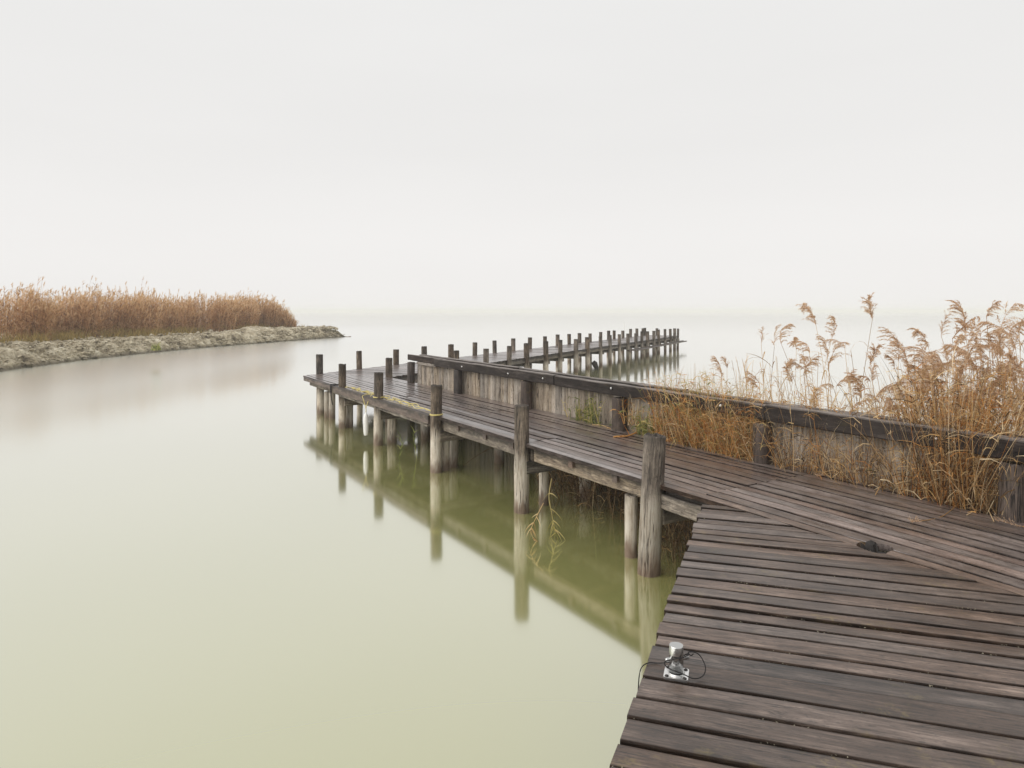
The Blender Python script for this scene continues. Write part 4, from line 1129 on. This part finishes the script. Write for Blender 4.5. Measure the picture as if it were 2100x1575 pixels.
for i in range(130):
    u = R.choice([R.uniform(1500, 1680), R.uniform(1600, 2110), R.uniform(1850, 2110), R.uniform(1880, 2110)])
    v = R.uniform(705, 830) + max(0, 1650 - u) * 0.15
    reed(u, v, 6.40 + R.random() * 0.9, LB2, GRP2, plume=False, nleaf=R.randint(2, 5), lean=(R.gauss(0, .09), R.gauss(0, .08)))
for i in range(75):
    u = R.choice([R.uniform(1610, 2115), R.uniform(1780, 2115), R.uniform(1880, 2115)]); v = R.uniform(715, 850)
    reed(u, v, 6.40 + R.random() * 0.9, LB, GRP, nleaf=R.randint(2, 4), lean=(R.gauss(-0.04, .10), R.gauss(0, .08)))
for (u, v) in [(1386, 752), (1395, 770), (1404, 766), (1330, 760), (1360, 742), (1425, 745), (1445, 760), (1460, 770), (1509, 757), (1515, 770), (1532, 724)]:
    reed(u, v, 6.40 + R.random() * 0.3, 'thin brown reed stalk poking up over the middle of the wall cap', 'thin stalks over the middle of the wall cap', plume=False, nleaf=1, lean=(R.gauss(0, .02), 0))

# ------------------------------------------------------------------ dry grass tangled at the wall, green clumps, dead stems under the deck
def thicket(name, label, cat, u0, u1, nlo, nhi, count, zlo, hlo, hhi, mats, wts, lw=(0.006, 0.013), over=0.0, group=None, centre=None, bunch=None, stiff=1.0):
    mb = MB()
    for i in range(count):
        u = R.uniform(u0, u1) if bunch is None else R.gauss(bunch[0], bunch[1])
        n = R.uniform(nlo, nhi)
        q = on_n(u, n); q.z = zlo
        h = R.uniform(hlo, hhi)
        mi = R.choices(range(len(mats)), wts)[0]
        d = Vector((R.gauss(over, 0.28), R.gauss(-0.10, 0.25), 1)).normalized()
        seg = 5; p = q.copy(); vs = []; fs = []; wd = R.uniform(*lw); s = d.cross(Vector((R.gauss(0, 1), R.gauss(0, 1), 0))).normalized()
        bend = Vector((R.gauss(over * 0.8, 0.5), R.gauss(-0.3, 0.4), -R.uniform(0.2, 1.5))) * (stiff if R.random() < 0.8 else 1.0)
        path = []
        for k in range(seg + 1):
            path.append(p.copy())
            t = k / seg; ww = wd * 0.5 * (1 - 0.8 * t)
            if k < seg: vs += [p - s * ww, p + s * ww]
            else: vs += [p]
            p = p + d * (h / seg); d = (d + bend * (t / seg) * 1.6).normalized()
            if p.z < ZD + 0.005 and zlo > 0.5: p.z = ZD + 0.006 + R.random() * 0.01
        for k in range(seg - 1): fs.append((2 * k, 2 * k + 1, 2 * k + 3, 2 * k + 2))
        fs.append((2 * seg - 2, 2 * seg - 1, 2 * seg))
        mb.add(vs, fs, mi)
        for j in range(R.randint(1, 3)):
            k = R.randint(1, seg - 1); a = R.uniform(0, 6.28)
            blade(mb, path[k], (math.cos(a), math.sin(a), R.uniform(0.0, 1.2)), R.uniform(0.08, 0.28) * min(1.0, hhi), R.uniform(0.5, 1.25) * lw[1], R.uniform(0.8, 2.4), 3, mi)
    return tag(mb.build(name, [M[k] for k in mats]), label, cat, group)

nf = 6.05   # strip between deck edge and stakes
thicket('dry_grass_clump', 'thick rusty dry grass clump spilling over the middle of the stake wall', 'grass', 1345, 1555, 5.98, 6.20, 900, ZD - 0.1, 0.35, 1.0, ['orange', 'straw', 'yellowing', 'brown'], [6, 5, 1.5, 1.8], lw=(0.0035, 0.008))
thicket('dry_grass_clump', 'yellow green tuft of grass leaning over the wall cap above the rusty clump', 'grass', 1400, 1500, 6.15, 6.40, 170, ZD - 0.1, 0.65, 1.15, ['yellowing', 'straw'], [4, 2], bunch=(1447, 34))
thicket('dry_grass_clump', 'matted orange grass heads lying over the cap above the rusty clump', 'grass', 1340, 1560, 6.00, 6.32, 340, ZD + 0.30, 0.25, 0.72, ['orange', 'straw', 'yellowing'], [4, 4, 2], lw=(0.0035, 0.008))
thicket('dry_grass_clump', 'sparse tan grass leaning against the stakes between the two square cut posts', 'grass', 1590, 1880, 6.00, 6.18, 330, ZD - 0.1, 0.3, 1.0, ['straw', 'orange', 'brown'], [5, 2, 2.5], lw=(0.0035, 0.008))
thicket('dry_grass_clump', 'tall brown straw bundle fanning up against the wall close to the end post', 'grass', 1890, 2015, 6.00, 6.18, 620, ZD - 0.12, 0.5, 1.55, ['straw', 'orange', 'brown'], [4, 3, 4], bunch=(1950, 36), over=0.10, lw=(0.0035, 0.008), stiff=0.45)
thicket('dry_grass_clump', 'few thin straw blades standing against the stakes beside the end post', 'grass', 2010, 2060, 6.02, 6.15, 40, ZD - 0.1, 0.3, 0.75, ['straw', 'brown'], [3, 2])
thicket('green_reed_clump', 'pale green reed clump growing at the wall foot past the second pile', 'reed', 1165, 1235, 6.04, 6.16, 60, ZD - 0.1, 0.25, 0.66, ['green', 'yellowing'], [5, 1], lw=(0.010, 0.02), bunch=(1200, 20))
thicket('green_reed_clump', 'dark green grass clump at the wall foot left of the rusty grass', 'grass', 1305, 1350, 6.02, 6.16, 90, ZD - 0.1, 0.2, 0.6, ['green', 'yellowing', 'straw'], [4, 1, 1], lw=(0.008, 0.016))
thicket('dry_grass_clump', 'wisp of orange straw caught on the wall post behind the big near pile', 'grass', 1265, 1310, 6.0, 6.08, 26, ZD + 0.10, 0.2, 0.45, ['straw', 'orange'], [2, 2])
# tangled reeds just behind the wall, filling the right part
thicket('reed_thicket', 'dense tangle of dry reed leaves behind the wall at its near end', 'reeds', 1840, 2130, 6.38, 7.3, 640, -0.1, 1.3, 2.25, ['straw', 'orange', 'brown'], [5, 1.5, 2], lw=(0.004, 0.010), stiff=0.6)['kind'] = 'stuff'
thicket('reed_thicket', 'loose low reed leaves behind the middle of the wall', 'reeds', 1560, 1860, 6.38, 7.1, 260, -0.1, 1.1, 1.85, ['straw', 'orange', 'yellowing'], [5, 2, 1], lw=(0.004, 0.010), stiff=0.6)['kind'] = 'stuff'
# dead stems below the walkway
thicket('dead_stems', 'dark dead reed stems standing in the water under the walkway', 'reeds', 1110, 1335, 5.2, 6.1, 420, -0.15, 0.55, 1.0, ['brown', 'straw'], [9, 1], lw=(0.005, 0.010), stiff=0.4)['kind'] = 'stuff'
thicket('dead_stems', 'brown dead reed stems in the shade under the platform corner', 'reeds', 1335, 1450, 4.75, 5.7, 240, -0.15, 0.5, 0.95, ['brown', 'straw'], [9, 1], lw=(0.005, 0.010), stiff=0.4)['kind'] = 'stuff'
thicket('dry_grass_clump', 'loose tan leaves draped over the near end of the cap beam', 'grass', 1840, 2090, 6.12, 6.34, 260, ZD + 0.50, 0.2, 0.75, ['straw', 'orange', 'brown'], [5, 2, 1.5], lw=(0.004, 0.009))
thicket('dry_grass_clump', 'few tan leaves draped over the cap beam under the airy reed bunch', 'grass', 1560, 1840, 6.14, 6.36, 110, ZD + 0.50, 0.2, 0.6, ['straw', 'orange'], [5, 2], lw=(0.004, 0.009))

def sprig(name, label, base, pts, leaves, mat='green', lw=0.014, ll=(0.10, 0.2), cat='reed'):
    mb = MB(); path = smooth_path([base + Vector(p) for p in pts], 5)
    tube(mb, path, [0.004 * (1 - 0.6 * i / len(path)) for i in range(len(path))], 5)
    o = mb.build(name, M[mat]); tag(o, label, cat)
    mb2 = None
    for j in range(leaves):
        k = R.randint(len(path) // 5, len(path) - 2)
        b2 = MB(); a = R.uniform(0, 6.28)
        d = (path[k + 1] - path[k]).normalized() * 0.8 + Vector((math.cos(a), math.sin(a), R.uniform(-.1, .7))) * 0.7
        blade(b2, path[k], d, R.uniform(*ll), lw, R.uniform(0.5, 1.6), 3)
        b2.build('leaf', M[mat], o)
    return o
b = G(1130, 1040, 0.30)
sprig('hanging_reed', 'broken yellowing reed hanging into the water in front of the second pile', b, [(0.02, 0.25, 0.25), (-0.02, 0.05, 0.10), (0.0, -0.05, -0.03), (0.02, -0.10, -0.14), (0.06, -0.15, -0.29)], 18, 'yellowing', ll=(0.10, 0.22), lw=0.012)
sprig('hanging_reed', 'small broken reed with tan leaves drooping to the water left of its yellowing neighbour', G(1100, 1060, 0.25), [(0.08, 0.1, 0.12), (0.0, 0, 0.0), (-0.06, -0.05, -0.13), (-0.02, -0.06, -0.24)], 14, 'straw', ll=(0.08, 0.20), lw=0.014)
sprig('water_reed', 'green reed sprig rising from the water beside the fourth pile', G(822, 945, 0.0), [(0, 0, -0.1), (-0.02, 0, 0.12), (0.02, 0, 0.28), (-0.01, 0, 0.42)], 12, 'green', ll=(0.12, 0.24))
sprig('water_reed', 'dark green reed sprig further under the deck past the fourth pile', G(852, 940, 0.0), [(0.03, 0, -0.1), (0.0, 0, 0.15), (-0.03, 0, 0.35), (-0.01, 0, 0.46)], 12, 'green', ll=(0.12, 0.24))
sprig('dead_branch', 'thin dark branch stretched over the water between the second and third pile', G(950, 955, 0.12), [(0, 0, 0), (0.25, 0.1, 0.16), (0.55, 0.15, 0.28), (0.9, 0.2, 0.33)], 12, 'brown', lw=0.008, ll=(0.08, 0.22), cat='branch')

# fallen straw on the boards
def lying(label, pts, mat='straw', r=0.0035, plume=None, leaves=0, name='fallen_reed'):
    P3 = [Vector((*G(u, v).xy, ZD + 0.008 + z)) for (u, v, z) in pts]
    mb = MB(); path = smooth_path(P3, 4); tube(mb, path, r, 5)
    o = mb.build(name, M[mat]); tag(o, label, 'reed')
    for j in range(leaves):
        b2 = MB(); k = R.randint(0, len(path) - 2); a = R.uniform(0, 6.28)
        blade(b2, path[k] + Vector((0, 0, 0.004)), Vector((math.cos(a), math.sin(a), R.uniform(0.0, 0.25))) + (path[k + 1] - path[k]).normalized(), R.uniform(0.07, 0.18), 0.012, 0.1, 3)
        b2.build('leaf', M[mat], o)
    if plume:
        l_ = bpy.data.objects.new('plume', PLUMES[2]); col.objects.link(l_); l_.parent = o
        d = (P3[-1] - P3[-2]).normalized(); l_.location = P3[-1]
        l_.rotation_euler = d.to_track_quat('Z', 'Y').to_euler(); l_.scale = (0.55, 0.55, 0.6)
    return o
lying('long pale reed with a plume lying across the boards by the end post', [(2048, 1003, 0.12), (2000, 1020, 0.07), (1960, 1045, 0.02), (1928, 1063, 0.0), (1890, 1070, 0.0)], plume=True)
lying('short straw stalk slanting down onto the boards by the end post', [(2006, 1008, 0.08), (2018, 1035, 0.03), (2038, 1071, 0.0)])
lying('bent straw lying below the long plumed reed', [(2035, 1042, 0.0), (2000, 1050, 0.0), (1983, 1058, 0.0)])
lying('orange leafy reed sheath lying at the back of the big near pile', [(1258, 897, 0.0), (1285, 896, 0.004), (1305, 890, 0.01)], 'orange', 0.010, leaves=9)
lying('small curled straw leaf lying by the wall past the green reed', [(1215, 872, 0.0), (1235, 874, 0.0), (1252, 880, 0.0)], 'straw', 0.005, leaves=4)
lying('flattened reed plume resting on the boards at the plank joint', [(1720, 966, 0.02), (1705, 972, 0.005), (1690, 975, 0.0)], 'straw', plume=True)
lying('dry stalks scattered at the foot of the second square cut post', [(1600, 962, 0.0), (1625, 955, 0.0), (1655, 950, 0.01)], 'straw', leaves=8)
lying('thin twigs lying on the boards left of the second square cut post', [(1510, 937, 0.0), (1535, 942, 0.0), (1556, 946, 0.0)], 'brown', leaves=4)
lying('rusty dead plume lying on the boards at the frame edge below the end post', [(2120, 1086, 0.0), (2098, 1082, 0.0)], 'orange', 0.004, plume=True)
lying('arched straw stalk bowing from the wall down to the boards', [(1905, 955, 0.30), (1850, 975, 0.22), (1815, 1000, 0.08), (1795, 1017, 0.0)], 'straw', 0.004, leaves=2)

# grit and moss caught in the plank gaps: one object, nobody could count it
mb = MB()
for i, k in enumerate(bounds):
    if k < 1.9 or k > 5.5: continue
    a = PD.dot(edge_at(k)); e_ = min(s_join(k), 4.6)
    cl = R.uniform(0, 50)
    for j in range(int((e_ - a) * 40)):
        s = R.uniform(a, e_)
        if mnoise.noise(Vector((s * 2.2, cl, 0))) < 0.05: continue
        p = PD * s + PM * (k + R.gauss(0, .004)) + Vector((0, 0, ZD - 0.003 + R.uniform(-.004, .003)))
        r = R.uniform(0.0014, 0.0034)
        vs = [p + Vector((R.gauss(0, r), R.gauss(0, r), R.gauss(0, r * .7))) for _ in range(4)]
        mb.add(vs, [(0, 1, 2), (0, 2, 3), (0, 3, 1), (1, 3, 2)])
tag(mb.build('grit', M['grit']), 'pale grit caught in the gaps between platform planks', 'grit', kind='stuff')
